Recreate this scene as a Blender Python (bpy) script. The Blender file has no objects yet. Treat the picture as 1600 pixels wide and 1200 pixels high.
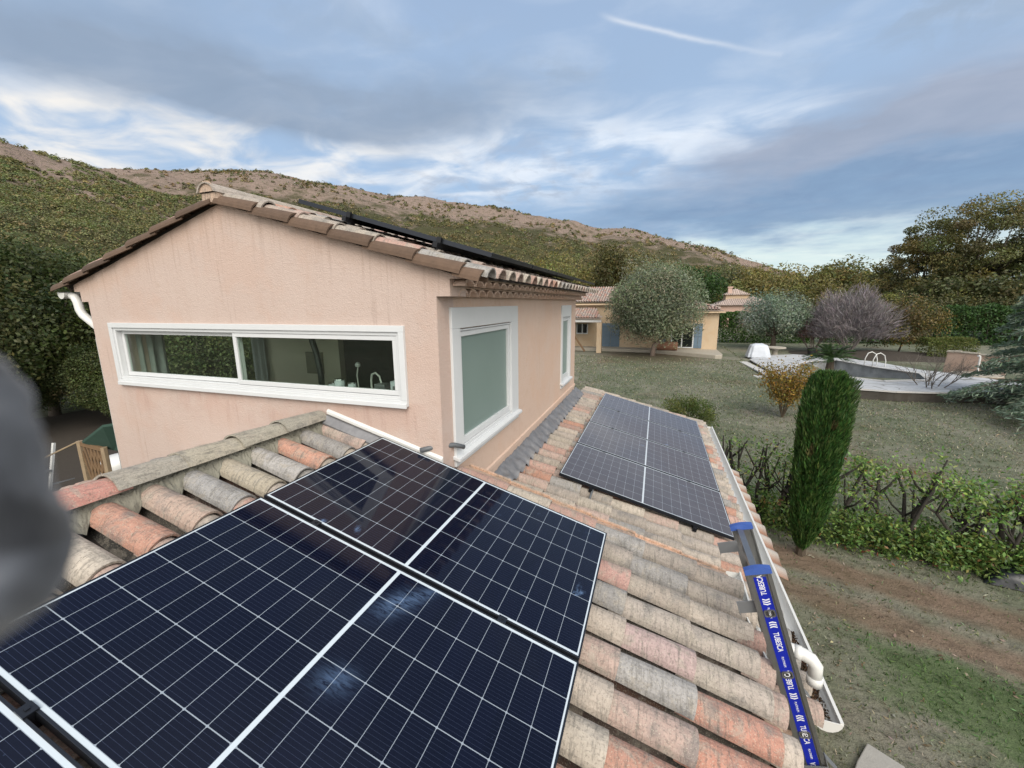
import bpy, bmesh, math, random
import numpy as np
from mathutils import Matrix, Vector, noise as mnoise

C = bpy.context.scene
COL = C.collection
R = math.radians
H = 4.9                                    # height of the camera above the ground

# ---------------------------------------------------------------- camera
FPX, YAW, PITCH, ROLL = 644.97, .3346, .1926, .0092      # focal length in pixels of a 1600 wide picture
_cy, _sy, _cp, _sp = math.cos(YAW), math.sin(YAW), math.cos(PITCH), math.sin(PITCH)
_f = np.array([-_sy*_cp, _cy*_cp, -_sp]); _r = np.array([_cy, _sy, 0.0]); _d = np.cross(_f, _r)
_cr, _sr = math.cos(ROLL), math.sin(ROLL)
CR, CD = _cr*_r + _sr*_d, -_sr*_r + _cr*_d
CF = _f
cam_data = bpy.data.cameras.new('camera')
cam = bpy.data.objects.new('camera', cam_data); COL.objects.link(cam)
cam.matrix_world = Matrix(((CR[0], -CD[0], -CF[0], 0), (CR[1], -CD[1], -CF[1], 0), (CR[2], -CD[2], -CF[2], H), (0, 0, 0, 1)))
cam_data.sensor_fit = 'HORIZONTAL'; cam_data.sensor_width = 36.0
cam_data.lens = 36.0*FPX/1600
cam_data.clip_start = .01; cam_data.clip_end = 6000
cam_data.dof.use_dof = True; cam_data.dof.focus_distance = 6.0; cam_data.dof.aperture_fstop = cam_data.lens/1.7
C.camera = cam

# ---------------------------------------------------------------- node helper
class NT:
    def __init__(s, tree):
        s.t = tree; s.t.nodes.clear()
    def n(s, typ, **kw):
        nd = s.t.nodes.new(typ)
        for k, v in kw.items(): setattr(nd, k, v)
        return nd
    def set(s, sock, v):
        if v is None: return
        if isinstance(v, bpy.types.NodeSocket): s.t.links.new(v, sock)
        else:
            if isinstance(v, (tuple, list)) and len(v) == 3 and sock.type == 'RGBA': v = (*v, 1)
            sock.default_value = v
    def m(s, op, a, b=None, c=None, clamp=False):
        nd = s.n('ShaderNodeMath', operation=op, use_clamp=clamp)
        s.set(nd.inputs[0], a); s.set(nd.inputs[1], b); s.set(nd.inputs[2], c)
        return nd.outputs[0]
    def add(s, a, b): return s.m('ADD', a, b)
    def sub(s, a, b): return s.m('SUBTRACT', a, b)
    def mul(s, a, b): return s.m('MULTIPLY', a, b)
    def v(s, op, a, b=None, out=0):
        nd = s.n('ShaderNodeVectorMath', operation=op)
        s.set(nd.inputs[0], a)
        if op == 'SCALE': s.set(nd.inputs['Scale'], b)
        else: s.set(nd.inputs[1], b)
        return nd.outputs[out]
    def mix(s, f, a, b, blend='MIX'):
        nd = s.n('ShaderNodeMix', data_type='RGBA', blend_type=blend)
        s.set(nd.inputs[0], f); s.set(nd.inputs[6], a); s.set(nd.inputs[7], b)
        return nd.outputs[2]
    def noise(s, vec, scale, detail=4, rough=.55, dist=0, out=0):
        nd = s.n('ShaderNodeTexNoise')
        s.set(nd.inputs['Vector'], vec); s.set(nd.inputs['Scale'], scale); s.set(nd.inputs['Detail'], detail)
        s.set(nd.inputs['Roughness'], rough); s.set(nd.inputs['Distortion'], dist)
        return nd.outputs[out]
    def ramp(s, f, stops, interp='LINEAR'):
        nd = s.n('ShaderNodeValToRGB'); nd.color_ramp.interpolation = interp
        el = nd.color_ramp.elements
        while len(el) < len(stops): el.new(.5)
        for e, (p, c) in zip(el, stops):
            e.position = p; e.color = (c, c, c, 1) if isinstance(c, (int, float)) else (*c, 1)
        s.set(nd.inputs[0], f)
        return nd.outputs[0]
    def step(s, f, lo, hi):
        nd = s.n('ShaderNodeMapRange', interpolation_type='SMOOTHSTEP')
        s.set(nd.inputs[0], f); s.set(nd.inputs[1], lo); s.set(nd.inputs[2], hi)
        return nd.outputs[0]
    def xyz(s, vec):
        nd = s.n('ShaderNodeSeparateXYZ'); s.set(nd.inputs[0], vec); return nd.outputs
    def comb(s, x, y, z):
        nd = s.n('ShaderNodeCombineXYZ')
        for i, q in enumerate((x, y, z)): s.set(nd.inputs[i], q)
        return nd.outputs[0]

# ---------------------------------------------------------------- sky and sun
SUN_EL, SUN_AZ = R(42), R(150)              # the low sun stands behind the camera, veiled by thin cloud
world = bpy.data.worlds.new('World'); C.world = world; world.use_nodes = True
def build_sky():
    t = NT(world.node_tree)
    out = t.n('ShaderNodeOutputWorld'); bg = t.n('ShaderNodeBackground')
    t.t.links.new(bg.outputs[0], out.inputs[0])
    STR = .1
    sky = t.n('ShaderNodeTexSky'); sky.sky_type = 'NISHITA'; sky.sun_disc = False
    sky.sun_elevation = SUN_EL; sky.sun_rotation = SUN_AZ; sky.dust_density = 1.5
    d = t.n('ShaderNodeTexCoord').outputs['Generated']
    x, y, z = t.xyz(d)
    zc = t.m('MAXIMUM', z, .0)
    az = t.mul(t.m('ARCTAN2', x, y), 180/math.pi)
    el = t.mul(t.m('ARCSINE', z), 180/math.pi)
    k = t.m('DIVIDE', 1.0, t.add(zc, .10))
    flat = t.comb(t.mul(x, k), t.mul(y, k), 0.0)         # where the view meets the cloud layer
    n_w = t.noise(flat, 1.1, 5, .55)
    n_w2 = t.noise(t.v('ADD', flat, (17.3, 4.1, 2.0)), 1.3, 5, .55)
    n_f = t.noise(t.v('MULTIPLY', flat, (1.0, 1.5, 1.0)), 2.2, 6, .52, .5)
    n_f2 = t.noise(t.v('ADD', t.v('MULTIPLY', flat, (1.3, 1.0, 1.0)), (5.2, 9.1, 0)), 4.5, 7, .6, .4)
    a = t.add(az, t.mul(t.sub(n_w, .5), 34.0))
    e = t.add(el, t.mul(t.sub(n_w2, .5), 9.0))
    def g(a0, e0, sa, se, amp=1.0, tilt=0.0):
        ee = t.sub(t.sub(e, e0), t.mul(t.sub(a, a0), tilt))
        q = t.add(t.m('POWER', t.m('ABSOLUTE', t.mul(t.sub(a, a0), 1/sa)), 2.0), t.m('POWER', t.m('ABSOLUTE', t.mul(ee, 1/se)), 2.0))
        return t.mul(t.m('EXPONENT', t.mul(q, -1.0)), amp)
    def total(*gs):
        s_ = gs[0]
        for q in gs[1:]: s_ = t.add(s_, q)
        return t.m('MINIMUM', s_, 1.0)
    S = 1/STR
    c = lambda *q: tuple(i*S for i in q)
    base = t.ramp(t.mul(el, 1/90), [(0, c(.50, .64, .72)), (.05, c(.46, .61, .75)), (.12, c(.36, .53, .76)), (.24, c(.37, .53, .76)), (.36, c(.35, .49, .71)), (.48, c(.17, .26, .45)), (.66, c(.22, .31, .48)), (.84, c(.85, .92, 1.02)), (1, c(1.0, 1.06, 1.15))])
    col = t.mix(.75, sky.outputs[0], base)
    # thin veil everywhere
    col = t.mix(t.mul(t.step(n_f, .42, .75), .45), col, c(.60, .68, .80))
    # bright cream and white bank over the hills
    m = total(g(-62, 15.3, 20, 3.0, 1.1), g(-36, 17.0, 20, 2.8, .95), g(-12, 18.2, 20, 3.2, .9), g(8, 17.5, 12, 2.2, .55), g(-45, 14, 40, 2.5, .5))
    m = t.mul(m, t.mul(t.step(n_f, .34, .66), t.add(.55, t.mul(n_f2, .8))))
    col = t.mix(m, col, t.mix(t.step(t.mul(az, -1.0), 10, 60), c(.76, .83, .92), c(.90, .86, .80)))
    # grey streaks under the bright bank
    m = t.mul(total(g(-20, 14.3, 26, 2.0, .8), g(-14, 18, 14, 2.0, .5)), t.step(n_f2, .46, .66))
    col = t.mix(t.mul(m, .75), col, c(.36, .42, .53))
    # slate grey bank at the upper left
    m = total(g(-58, 21.2, 26, 2.9, 1.1), g(-36, 22.4, 22, 2.9, .95, .02), g(-66, 27, 16, 4, .5))
    m = t.mul(m, t.step(n_w, .20, .50))
    col = t.mix(t.mul(m, .76), col, t.mix(n_f, c(.17, .225, .31), c(.29, .36, .47)))
    # mauve grey bank at the right, blue shade under it
    m = total(g(15, 14.3, 14, 2.4, 1.0, .10), g(29, 16.5, 13, 4.2, 1.0))
    col = t.mix(t.mul(m, .85), col, t.mix(n_f, c(.23, .27, .36), c(.38, .42, .53)))
    m = total(g(10, 9.8, 24, 3.2, 1.15, -.03), g(30, 10, 12, 3.4, 1.0))
    col = t.mix(t.mul(m, .76), col, t.mix(n_f2, c(.10, .185, .34), c(.18, .31, .48)))
    m = total(g(20, 3.8, 24, 2.6, 1.1), g(4, 5.0, 9, 1.8, .5))
    col = t.mix(t.mul(m, .9), col, t.mix(n_f, c(.52, .70, .74), c(.86, .92, .84)))
    # darker wisps high up
    m = total(g(25, 25, 12, 3.2, .8), g(-15, 25.5, 9, 1.6, .55), g(-40, 29, 16, 2.5, .35))
    col = t.mix(t.mul(m, t.step(n_f2, .38, .62)), col, c(.28, .36, .47))
    # old vapour trail
    a0, e0, a1, e1 = -9.0, 30.5, 11.0, 24.2
    ux, uy = a1-a0, e1-e0; L2 = ux*ux+uy*uy
    aw = t.add(az, t.mul(t.sub(n_f2, .5), 1.2)); ew = t.add(el, t.mul(t.sub(n_f, .5), .9))
    s_ = t.m('MULTIPLY', t.add(t.mul(t.sub(aw, a0), ux), t.mul(t.sub(ew, e0), uy)), 1/L2, clamp=True)
    dx = t.sub(aw, t.add(a0, t.mul(s_, ux))); dy = t.sub(ew, t.add(e0, t.mul(s_, uy)))
    dist = t.m('SQRT', t.add(t.mul(dx, dx), t.mul(dy, dy)))
    fade = t.mul(t.step(s_, 0, .18), t.sub(1.0, t.mul(t.step(s_, .45, 1.0), .75)))
    m = t.mul(t.m('EXPONENT', t.mul(t.m('POWER', t.mul(dist, 1/.22), 2.0), -1.0)), fade)
    col = t.mix(t.mul(m, .42), col, c(.93, .93, .93))
    # the half of the sky behind the camera, where the sun sets behind thin cloud, is brighter and warmer
    col = t.v('SCALE', col, .585)
    col = t.mix(t.mul(t.step(el, 1, 7), .10), col, c(.33, .37, .435))
    back = t.step(t.sub(t.mul(x, .5), t.mul(y, .87)), -.15, .65)
    col = t.mix(back, col, t.mix(n_f, c(.85, .86, .86), c(1.2, 1.14, 1.06)))
    t.set(bg.inputs[0], col); bg.inputs[1].default_value = STR
build_sky()
sd = bpy.data.lights.new('sun', 'SUN'); sun = bpy.data.objects.new('sun', sd); COL.objects.link(sun)
sd.energy = 1.5; sd.angle = R(42); sd.color = (1.0, .93, .84)
_sdir = Vector((math.sin(SUN_AZ)*math.cos(SUN_EL), math.cos(SUN_AZ)*math.cos(SUN_EL), math.sin(SUN_EL)))
sun.rotation_euler = _sdir.to_track_quat('Z', 'Y').to_euler()
C.view_settings.view_transform = 'Standard'; C.view_settings.look = 'None'
C.view_settings.exposure = 0.95; C.view_settings.gamma = 1.0
C.cycles.max_bounces = 6; C.cycles.diffuse_bounces = 3; C.cycles.glossy_bounces = 3; C.cycles.transparent_max_bounces = 12
C.cycles.sample_clamp_indirect = 4

# ---------------------------------------------------------------- helpers
def ray(u, v):
    return CR*(u-800)/FPX + CD*(v-600)/FPX + CF
def ground_z(x, y):
    t = np.clip((np.asarray(y, float)-10)/25, 0, 1); return .7*t*t*(3-2*t)
def at_z(u, v, z):                         # point at height z seen at a spot of the photograph
    r = ray(u, v); p = r*(z-H)/r[2]; return np.array([p[0], p[1], z])
def at_y(u, v, y):
    r = ray(u, v); p = r*y/r[1]; return np.array([p[0], p[1], p[2]+H])
def at_g(u, v):
    z = 0.0; r = ray(u, v)
    for i in range(40):
        p = r*(z-H)/r[2]; z = .5*z+.5*float(ground_z(p[0], p[1]))
    return np.array([p[0], p[1], z])
ORG = {}
def tag(o, label=None, cat=None, group=None, kind=None):
    if label: o['label'] = label
    if cat: o['category'] = cat
    if group: o['group'] = group
    if kind: o['kind'] = kind
    return o
def thing(name, label, cat, loc, group=None):
    o = bpy.data.objects.new(name, None); COL.objects.link(o)
    o.location = loc; o.empty_display_size = .3
    ORG[o.name] = np.array(loc, float)
    return tag(o, label, cat, group)
def link_mesh(me, name, parent, mats, origin=None):
    o = bpy.data.objects.new(name, me); COL.objects.link(o)
    for m_ in (mats if isinstance(mats, (list, tuple)) else [mats]): me.materials.append(m_)
    if parent is not None:
        o.parent = parent; ORG[o.name] = ORG[parent.name]
    elif origin is not None:
        o.location = origin; ORG[o.name] = np.array(origin, float)
    else: ORG[o.name] = np.zeros(3)
    return o
def copy_tree(o, parent=None):
    c = o.copy(); COL.objects.link(c)
    if parent is not None: c.parent = parent
    for ch in o.children: copy_tree(ch, c)
    return c
def make_mesh(name, V, F, cols=None, smooth=False, mids=None):
    """V (n,3); F list of index tuples or an (n,k) array; cols (n,4) per vertex"""
    me = bpy.data.meshes.new(name)
    V = np.asarray(V, dtype=np.float32)
    if isinstance(F, np.ndarray):
        n, k = F.shape
        me.vertices.add(len(V)); me.vertices.foreach_set('co', V.ravel())
        me.loops.add(n*k); me.loops.foreach_set('vertex_index', F.astype(np.int32).ravel())
        me.polygons.add(n); me.polygons.foreach_set('loop_start', np.arange(0, n*k, k, dtype=np.int32))
        me.polygons.foreach_set('loop_total', np.full(n, k, dtype=np.int32))
        me.update(calc_edges=True)
    else:
        me.from_pydata(V.tolist(), [], F)
    if cols is not None:
        at = me.attributes.new('col', 'FLOAT_COLOR', 'POINT')
        at.data.foreach_set('color', np.asarray(cols, dtype=np.float32).ravel())
    if mids is not None: me.polygons.foreach_set('material_index', np.asarray(mids, dtype=np.int32))
    if smooth: me.polygons.foreach_set('use_smooth', np.ones(len(me.polygons), dtype=bool))
    me.update()
    return me
class MB:
    def __init__(s): s.v = []; s.f = []; s.c = []; s.m = []
    def face_grid(s, P, col=(1, 1, 1, 0), mid=0, closed=False, flip=False):
        """P: list of rows of points"""
        b = len(s.v); nr, nc = len(P), len(P[0])
        for row in P:
            for p in row: s.v.append(tuple(p)); s.c.append(col)
        for i in range(nr-1):
            for j in range(nc if closed else nc-1):
                j2 = (j+1) % nc
                q = (b+i*nc+j, b+i*nc+j2, b+(i+1)*nc+j2, b+(i+1)*nc+j)
                s.f.append(q[::-1] if flip else q); s.m.append(mid)
        return b
    def poly(s, pts, col=(1, 1, 1, 0), mid=0):
        b = len(s.v)
        for p in pts: s.v.append(tuple(p)); s.c.append(col)
        s.f.append(tuple(range(b, b+len(pts)))); s.m.append(mid)
    def box(s, x0, x1, y0, y1, z0, z1, col=(1, 1, 1, 0), mid=0):
        s.obox(((x0+x1)/2, (y0+y1)/2, (z0+z1)/2), ((1, 0, 0), (0, 1, 0), (0, 0, 1)), (abs(x1-x0)/2, abs(y1-y0)/2, abs(z1-z0)/2), col, mid)
    def obox(s, c, ax, h, col=(1, 1, 1, 0), mid=0):
        c = np.array(c, float); A = [np.array(a, float)*k for a, k in zip(ax, h)]
        b = len(s.v)
        for i in (-1, 1):
            for j in (-1, 1):
                for k in (-1, 1):
                    s.v.append(tuple(c+i*A[0]+j*A[1]+k*A[2])); s.c.append(col)
        for q in ((0, 1, 3, 2), (4, 6, 7, 5), (0, 4, 5, 1), (2, 3, 7, 6), (0, 2, 6, 4), (1, 5, 7, 3)):
            s.f.append(tuple(b+i for i in q)); s.m.append(mid)
    def bar(s, p, q, w, h, up=(0, 0, 1), col=(1, 1, 1, 0), mid=0):
        p, q = np.array(p, float), np.array(q, float); d = q-p; L = np.linalg.norm(d); d /= L
        sd_ = np.cross(d, np.array(up, float)); sd_ /= np.linalg.norm(sd_); u2 = np.cross(sd_, d)
        s.obox((p+q)/2, (d, sd_, u2), (L/2, w/2, h/2), col, mid)
    def tube(s, pts, rad, seg=8, col=(1, 1, 1, 0), mid=0, cap=True):
        pts = [np.array(p, float) for p in pts]
        if not hasattr(rad, '__len__'): rad = [rad]*len(pts)
        rows = []; ref = None
        for i, p in enumerate(pts):
            d = pts[min(i+1, len(pts)-1)]-pts[max(i-1, 0)]; d /= (np.linalg.norm(d)+1e-9)
            if ref is None:
                ref = np.array([0, 0, 1.0]) if abs(d[2]) < .9 else np.array([1.0, 0, 0])
                a = np.cross(d, ref)
            else: a = a-d*np.dot(a, d)
            a /= (np.linalg.norm(a)+1e-9); b2 = np.cross(d, a)
            rows.append([p+rad[i]*(math.cos(2*math.pi*k/seg)*a+math.sin(2*math.pi*k/seg)*b2) for k in range(seg)])
        b = s.face_grid(rows, col, mid, closed=True)
        if cap:
            s.f.append(tuple(b+k for k in range(seg))[::-1]); s.m.append(mid)
            e = b+(len(pts)-1)*seg; s.f.append(tuple(e+k for k in range(seg))); s.m.append(mid)
    def prism(s, outline, d, col=(1, 1, 1, 0), mid=0):
        """outline: closed list of 3d points, extruded by vector d"""
        n = len(outline); b = len(s.v); d = np.array(d, float)
        for p in outline: s.v.append(tuple(p)); s.c.append(col)
        for p in outline: s.v.append(tuple(np.array(p)+d)); s.c.append(col)
        s.f.append(tuple(range(b, b+n))[::-1]); s.m.append(mid)
        s.f.append(tuple(range(b+n, b+2*n))); s.m.append(mid)
        for i in range(n):
            j = (i+1) % n
            s.f.append((b+i, b+j, b+n+j, b+n+i)); s.m.append(mid)
    def build(s, name, mats, parent=None, origin=None, smooth=False, bevel=0):
        org = ORG[parent.name] if parent is not None else (np.array(origin, float) if origin is not None else np.zeros(3))
        V = np.array(s.v, float)-org
        me = make_mesh(name, V, s.f, s.c, smooth, s.m)
        o = link_mesh(me, name, parent, mats, origin)
        if bevel:
            b_ = o.modifiers.new('bevel', 'BEVEL'); b_.width = bevel; b_.segments = 2; b_.limit_method = 'ANGLE'
        return o

def unit(n, rng):
    q = rng.normal(size=(n, 3)); return q/np.linalg.norm(q, axis=1, keepdims=True)
def leaf_arrays(P, size, aspect, cols, rng, dirs=None, dirk=0.0, droop=0.0, nrm=None, nk=.6):
    n = len(P); size = np.broadcast_to(np.asarray(size, float), (n,))
    u = unit(n, rng)
    if dirs is not None:
        u = u*(1-dirk)+dirs*dirk; u /= np.linalg.norm(u, axis=1, keepdims=True)+1e-9
    if nrm is not None:                                # lay the leaf more or less flat on its clump
        N = nrm*nk+unit(n, rng)*(1-nk); N /= np.linalg.norm(N, axis=1, keepdims=True)+1e-9
        u = np.cross(N, unit(n, rng)); u /= np.linalg.norm(u, axis=1, keepdims=True)+1e-9
        w = np.cross(N, u)
    else:
        w = np.cross(u, unit(n, rng)); w /= np.linalg.norm(w, axis=1, keepdims=True)+1e-9
    hs = (size/2)[:, None]
    V = np.empty((n, 4, 3)); V[:, 0] = P-u*hs; V[:, 1] = P+w*hs*aspect; V[:, 2] = P+u*hs; V[:, 3] = P-w*hs*aspect
    if droop: V[:, 2, 2] -= size*droop
    c = np.ones((n, 4, 4)); c[:, :, :3] = cols[:, None, :]
    c[:, :, 3] = rng.random(n)[:, None]
    return V.reshape(-1, 3), np.arange(n*4).reshape(n, 4), c.reshape(-1, 4)
def leaves(name, P, size, aspect, cols, rng, mat, parent=None, origin=None, **kw):
    V, F, c = leaf_arrays(P, size, aspect, cols, rng, **kw)
    org = ORG[parent.name] if parent is not None else (np.array(origin, float) if origin is not None else np.zeros(3))
    return link_mesh(make_mesh(name, V-org, F, c), name, parent, mat, origin)
def palette(n, pal, rng, jit=.18):
    pal = np.array(pal); c = pal[rng.integers(0, len(pal), n)]
    return np.clip(c*(1+rng.normal(size=(n, 1))*jit)*(1+rng.normal(size=(n, 3))*jit*.35), .004, .8)
def ball(n, rng, shell=0.0):
    return unit(n, rng)*((shell**3+(1-shell**3)*rng.random(n))**(1/3))[:, None]

# ---------------------------------------------------------------- materials
M = {}
def new_mat(name):
    m_ = bpy.data.materials.new(name); m_.use_nodes = True; t = NT(m_.node_tree)
    out = t.n('ShaderNodeOutputMaterial'); b = t.n('ShaderNodeBsdfPrincipled')
    t.t.links.new(b.outputs[0], out.inputs[0]); M[name] = m_
    return t, b, out
def simple(name, col, rough=.6, metal=0.0, var=.12, scale=8.0, bump=0.0, bscale=60.0, spec=.5):
    t, b, out = new_mat(name)
    co = t.n('ShaderNodeTexCoord').outputs['Object']
    n = t.noise(co, scale, 6, .6)
    t.set(b.inputs['Base Color'], t.mix(n, tuple(q*(1-var) for q in col), tuple(min(1, q*(1+var)) for q in col)))
    b.inputs['Roughness'].default_value = rough; b.inputs['Metallic'].default_value = metal
    b.inputs['Specular IOR Level'].default_value = spec
    if bump:
        bn = t.n('ShaderNodeBump'); bn.inputs['Strength'].default_value = bump; bn.inputs['Distance'].default_value = .01
        t.set(bn.inputs['Height'], t.noise(co, bscale, 4, .6)); t.set(b.inputs['Normal'], bn.outputs[0])
    return M[name]
def attr(t):
    a = t.n('ShaderNodeAttribute'); a.attribute_name = 'col'; return a

def leaf_mat(name, transl=.3, rough=.55):
    t, b, out = new_mat(name)
    a = attr(t); co = a.outputs['Color']
    t.set(b.inputs['Base Color'], co); b.inputs['Roughness'].default_value = rough; b.inputs['Specular IOR Level'].default_value = .3
    tr = t.n('ShaderNodeBsdfTranslucent'); t.set(tr.inputs[0], t.mix(.5, co, t.v('MULTIPLY', co, (1.2, 1.3, .6))))
    mx = t.n('ShaderNodeMixShader'); mx.inputs[0].default_value = transl
    t.t.links.new(b.outputs[0], mx.inputs[1]); t.t.links.new(tr.outputs[0], mx.inputs[2]); t.t.links.new(mx.outputs[0], out.inputs[0])
leaf_mat('leaf'); leaf_mat('glossy_leaf', .25, .35)
def col_mat(name, rough=.8, var=.35, scale=20.0, bump=.3):
    t, b, out = new_mat(name); a = attr(t).outputs['Color']
    co = t.n('ShaderNodeTexCoord').outputs['Object']
    n = t.noise(co, scale, 5, .6)
    t.set(b.inputs['Base Color'], t.v('SCALE', a, t.add(1-var, t.mul(n, 2*var))))
    b.inputs['Roughness'].default_value = rough
    bn = t.n('ShaderNodeBump'); bn.inputs['Strength'].default_value = bump; bn.inputs['Distance'].default_value = .01
    t.set(bn.inputs['Height'], n); t.set(b.inputs['Normal'], bn.outputs[0])
col_mat('bark', .9); col_mat('painted', .5, .08, 12, .1)

def build_tile_mat():
    t, b, out = new_mat('clay_tile')
    a = attr(t); co = t.n('ShaderNodeTexCoord').outputs['Object']
    off = t.v('ADD', co, t.v('SCALE', (31.0, 17.0, 53.0), a.outputs['Alpha']))
    n1 = t.noise(off, 5, 4, .6); n2 = t.noise(off, 26, 6, .65); n3 = t.noise(off, 130, 3, .6); n4 = t.noise(off, 8, 5, .7, .5)
    drip = t.noise(t.v('MULTIPLY', off, (9.0, 1.3, 1.3)), 7.0, 5, .7, .3)     # runs down the round of the tile
    c = t.v('SCALE', a.outputs['Color'], t.add(.45, t.add(t.mul(n1, .5), t.mul(n2, .65))))
    c = t.mix(t.mul(t.step(n4, .50, .62), .6), c, t.mix(n2, (.21, .185, .15), (.39, .355, .30)))
    c = t.mix(t.mul(t.step(n1, .52, .70), .65), c, (.13, .128, .125))
    c = t.mix(t.mul(t.step(drip, .48, .68), .62), c, (.105, .10, .088))
    c = t.mix(t.mul(t.step(t.noise(t.v('ADD', off, (3, 8, 1)), 90, 3, .65), .52, .64), .42), c, (.09, .083, .072))
    c = t.mix(t.mul(t.step(t.noise(off, 170, 2, .5), .58, .68), .5), c, (.44, .41, .33))
    t.set(b.inputs['Base Color'], c); b.inputs['Roughness'].default_value = .88; b.inputs['Specular IOR Level'].default_value = .25
    bn = t.n('ShaderNodeBump'); bn.inputs['Strength'].default_value = .7; bn.inputs['Distance'].default_value = .005
    t.set(bn.inputs['Height'], t.add(t.mul(n3, .6), n2)); t.set(b.inputs['Normal'], bn.outputs[0])
build_tile_mat()

def build_stucco(name, c1, c2, stain, marks=False):
    t, b, out = new_mat(name)
    co = t.n('ShaderNodeTexCoord').outputs['Object']
    n = t.noise(co, 1.3, 6, .65); n2 = t.noise(co, 14, 5, .6)
    c = t.mix(n, c1, c2)
    c = t.mix(t.mul(t.step(n2, .5, .75), .25), c, stain)
    sc = t.noise(t.v('MULTIPLY', co, (9, 9, .7)), 1.0, 5, .65)                # rain streaks
    c = t.mix(t.mul(t.step(sc, .54, .76), .28), c, stain)
    c = t.mix(t.mul(t.step(t.noise(co, 2.1, 5, .6), .46, .60), .35), c, tuple(q*k for q, k in zip(c1, (1.06, .98, .92))))
    c = t.mix(t.mul(t.mul(t.step(t.noise(t.v('MULTIPLY', co, (30, 30, 1.1)), 1.0, 4, .6), .60, .70), t.step(t.noise(co, .9, 3, .6), .45, .62)), .22), c, tuple(q*.55 for q in stain))
    c = t.mix(t.mul(t.step(t.noise(co, .55, 4, .6), .52, .70), .35), c, tuple(min(1, q*1.12) for q in c2))
    c = t.mix(t.mul(t.step(t.noise(co, 55, 3, .5), .62, .75), .18), c, tuple(q*.6 for q in c1))
    if marks:                                          # rust wash below the long window, dirt runs below the verge tiles
        x, y, z = t.xyz(co); runs = t.noise(t.v('MULTIPLY', co, (16, 16, 1.2)), 1.0, 5, .7)
        under = t.mul(t.mul(t.step(z, 3.55, 4.06), t.step(t.noise(co, 2.6, 4, .6), .40, .60)), t.mul(t.step(z, 4.12, 4.08), t.mul(t.step(x, 2.2, 1.7), t.step(x, -2.0, -1.7))))
        c = t.mix(t.mul(under, .30), c, (.40, .235, .18))
        c = t.mix(t.mul(t.mul(under, t.step(runs, .52, .66)), .28), c, (.25, .13, .10))
        dz = t.sub(t.sub(5.80, t.mul(t.m('ABSOLUTE', t.add(x, .04)), .285)), z)
        edge = t.mul(t.step(dz, .55, .02), t.step(t.noise(t.v('MULTIPLY', co, (22, 22, .6)), 1.0, 4, .7), .50, .66))
        c = t.mix(t.mul(edge, .24), c, (.17, .11, .08))
        c = t.mix(t.mul(t.step(dz, .30, .0), .35), c, (.44, .30, .215))
    t.set(b.inputs['Base Color'], c); b.inputs['Roughness'].default_value = .9; b.inputs['Specular IOR Level'].default_value = .2
    vor = t.n('ShaderNodeTexVoronoi'); t.set(vor.inputs['Vector'], co); vor.inputs['Scale'].default_value = 85
    h = t.add(t.mul(t.noise(co, 120, 4, .6), .8), t.add(t.mul(t.noise(co, 28, 3, .6), .9), t.mul(vor.outputs[0], .5)))
    bn = t.n('ShaderNodeBump'); bn.inputs['Strength'].default_value = .5; bn.inputs['Distance'].default_value = .008
    t.set(bn.inputs['Height'], h); t.set(b.inputs['Normal'], bn.outputs[0])
build_stucco('pink_stucco', (.445, .342, .295), (.495, .408, .362), (.40, .285, .225), True)
build_stucco('peach_stucco', (.50, .365, .285), (.55, .43, .355), (.40, .26, .18))
build_stucco('yellow_stucco', (0.47, 0.355, 0.235), (0.52, 0.415, 0.295), (0.36, 0.26, 0.175))
build_stucco('rose_stucco', (0.471, 0.319, 0.258), (0.517, 0.38, 0.319), (0.342, 0.243, 0.19))
build_stucco('garden_wall_stucco', (0.35, 0.251, 0.198), (0.41, 0.312, 0.251), (0.167, 0.129, 0.0988))
build_stucco('stone_white', (0.418, 0.41, 0.395), (0.502, 0.502, 0.494), (0.19, 0.19, 0.182))
build_stucco('mortar', (0.167, 0.16, 0.129), (0.258, 0.251, 0.205), (0.076, 0.076, 0.0608))
simple('white_frame', (0.562, 0.578, 0.585), .35, var=.04); simple('white_pvc', (0.593, 0.593, 0.57), .4, var=.05, scale=5)
simple('black_metal', (0.00912, 0.00988, 0.0122), .45, .3); simple('dark_frame', (0.0266, 0.0304, 0.038), .35, .6, spec=.5)
simple('aluminium', (0.274, 0.274, 0.274), .42, .9, var=.2, scale=14); simple('aluminium_dull', (0.198, 0.205, 0.213), .6, .6, var=.25, scale=10)
simple('blue_plastic', (0.04, 0.09, 0.32), .45); simple('blue_sticker', (0.00608, 0.0152, 0.289), .28, var=.06)
simple('white_print', (0.646, 0.661, 0.699), .4, var=.02); simple('lead', (.19, .19, .195), .55, .4, var=.45, scale=9, bump=.6, bscale=25)
simple('grey_plastic', (0.0912, 0.0988, 0.106), .5); simple('wood', (0.152, 0.0912, 0.0456), .7, var=.35, scale=12); simple('pale_wood', (0.243, 0.182, 0.114), .7, var=.3, scale=12)
simple('inside_wall', (0.547, 0.502, 0.41), .9, var=.06); simple('inside_dark', (0.0228, 0.0213, 0.0198), .8); simple('curtain', (0.304, 0.319, 0.319), .9)
simple('black_pipe', (0.00608, 0.00912, 0.00912), .3); simple('blue_shutter', (0.114, 0.167, 0.22), .6, var=.12, scale=4)
simple('green_canvas', (0.0228, 0.057, 0.0418), .8, var=.25, scale=6); simple('white_sheet', (0.471, 0.502, 0.547), .55, var=.12, scale=5, bump=.5, bscale=9)
simple('black_sheet', (0.00912, 0.0114, 0.0152), .38, var=.4, scale=7, bump=.5, bscale=10); simple('black_pot', (0.0152, 0.0152, 0.0167), .5)
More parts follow.
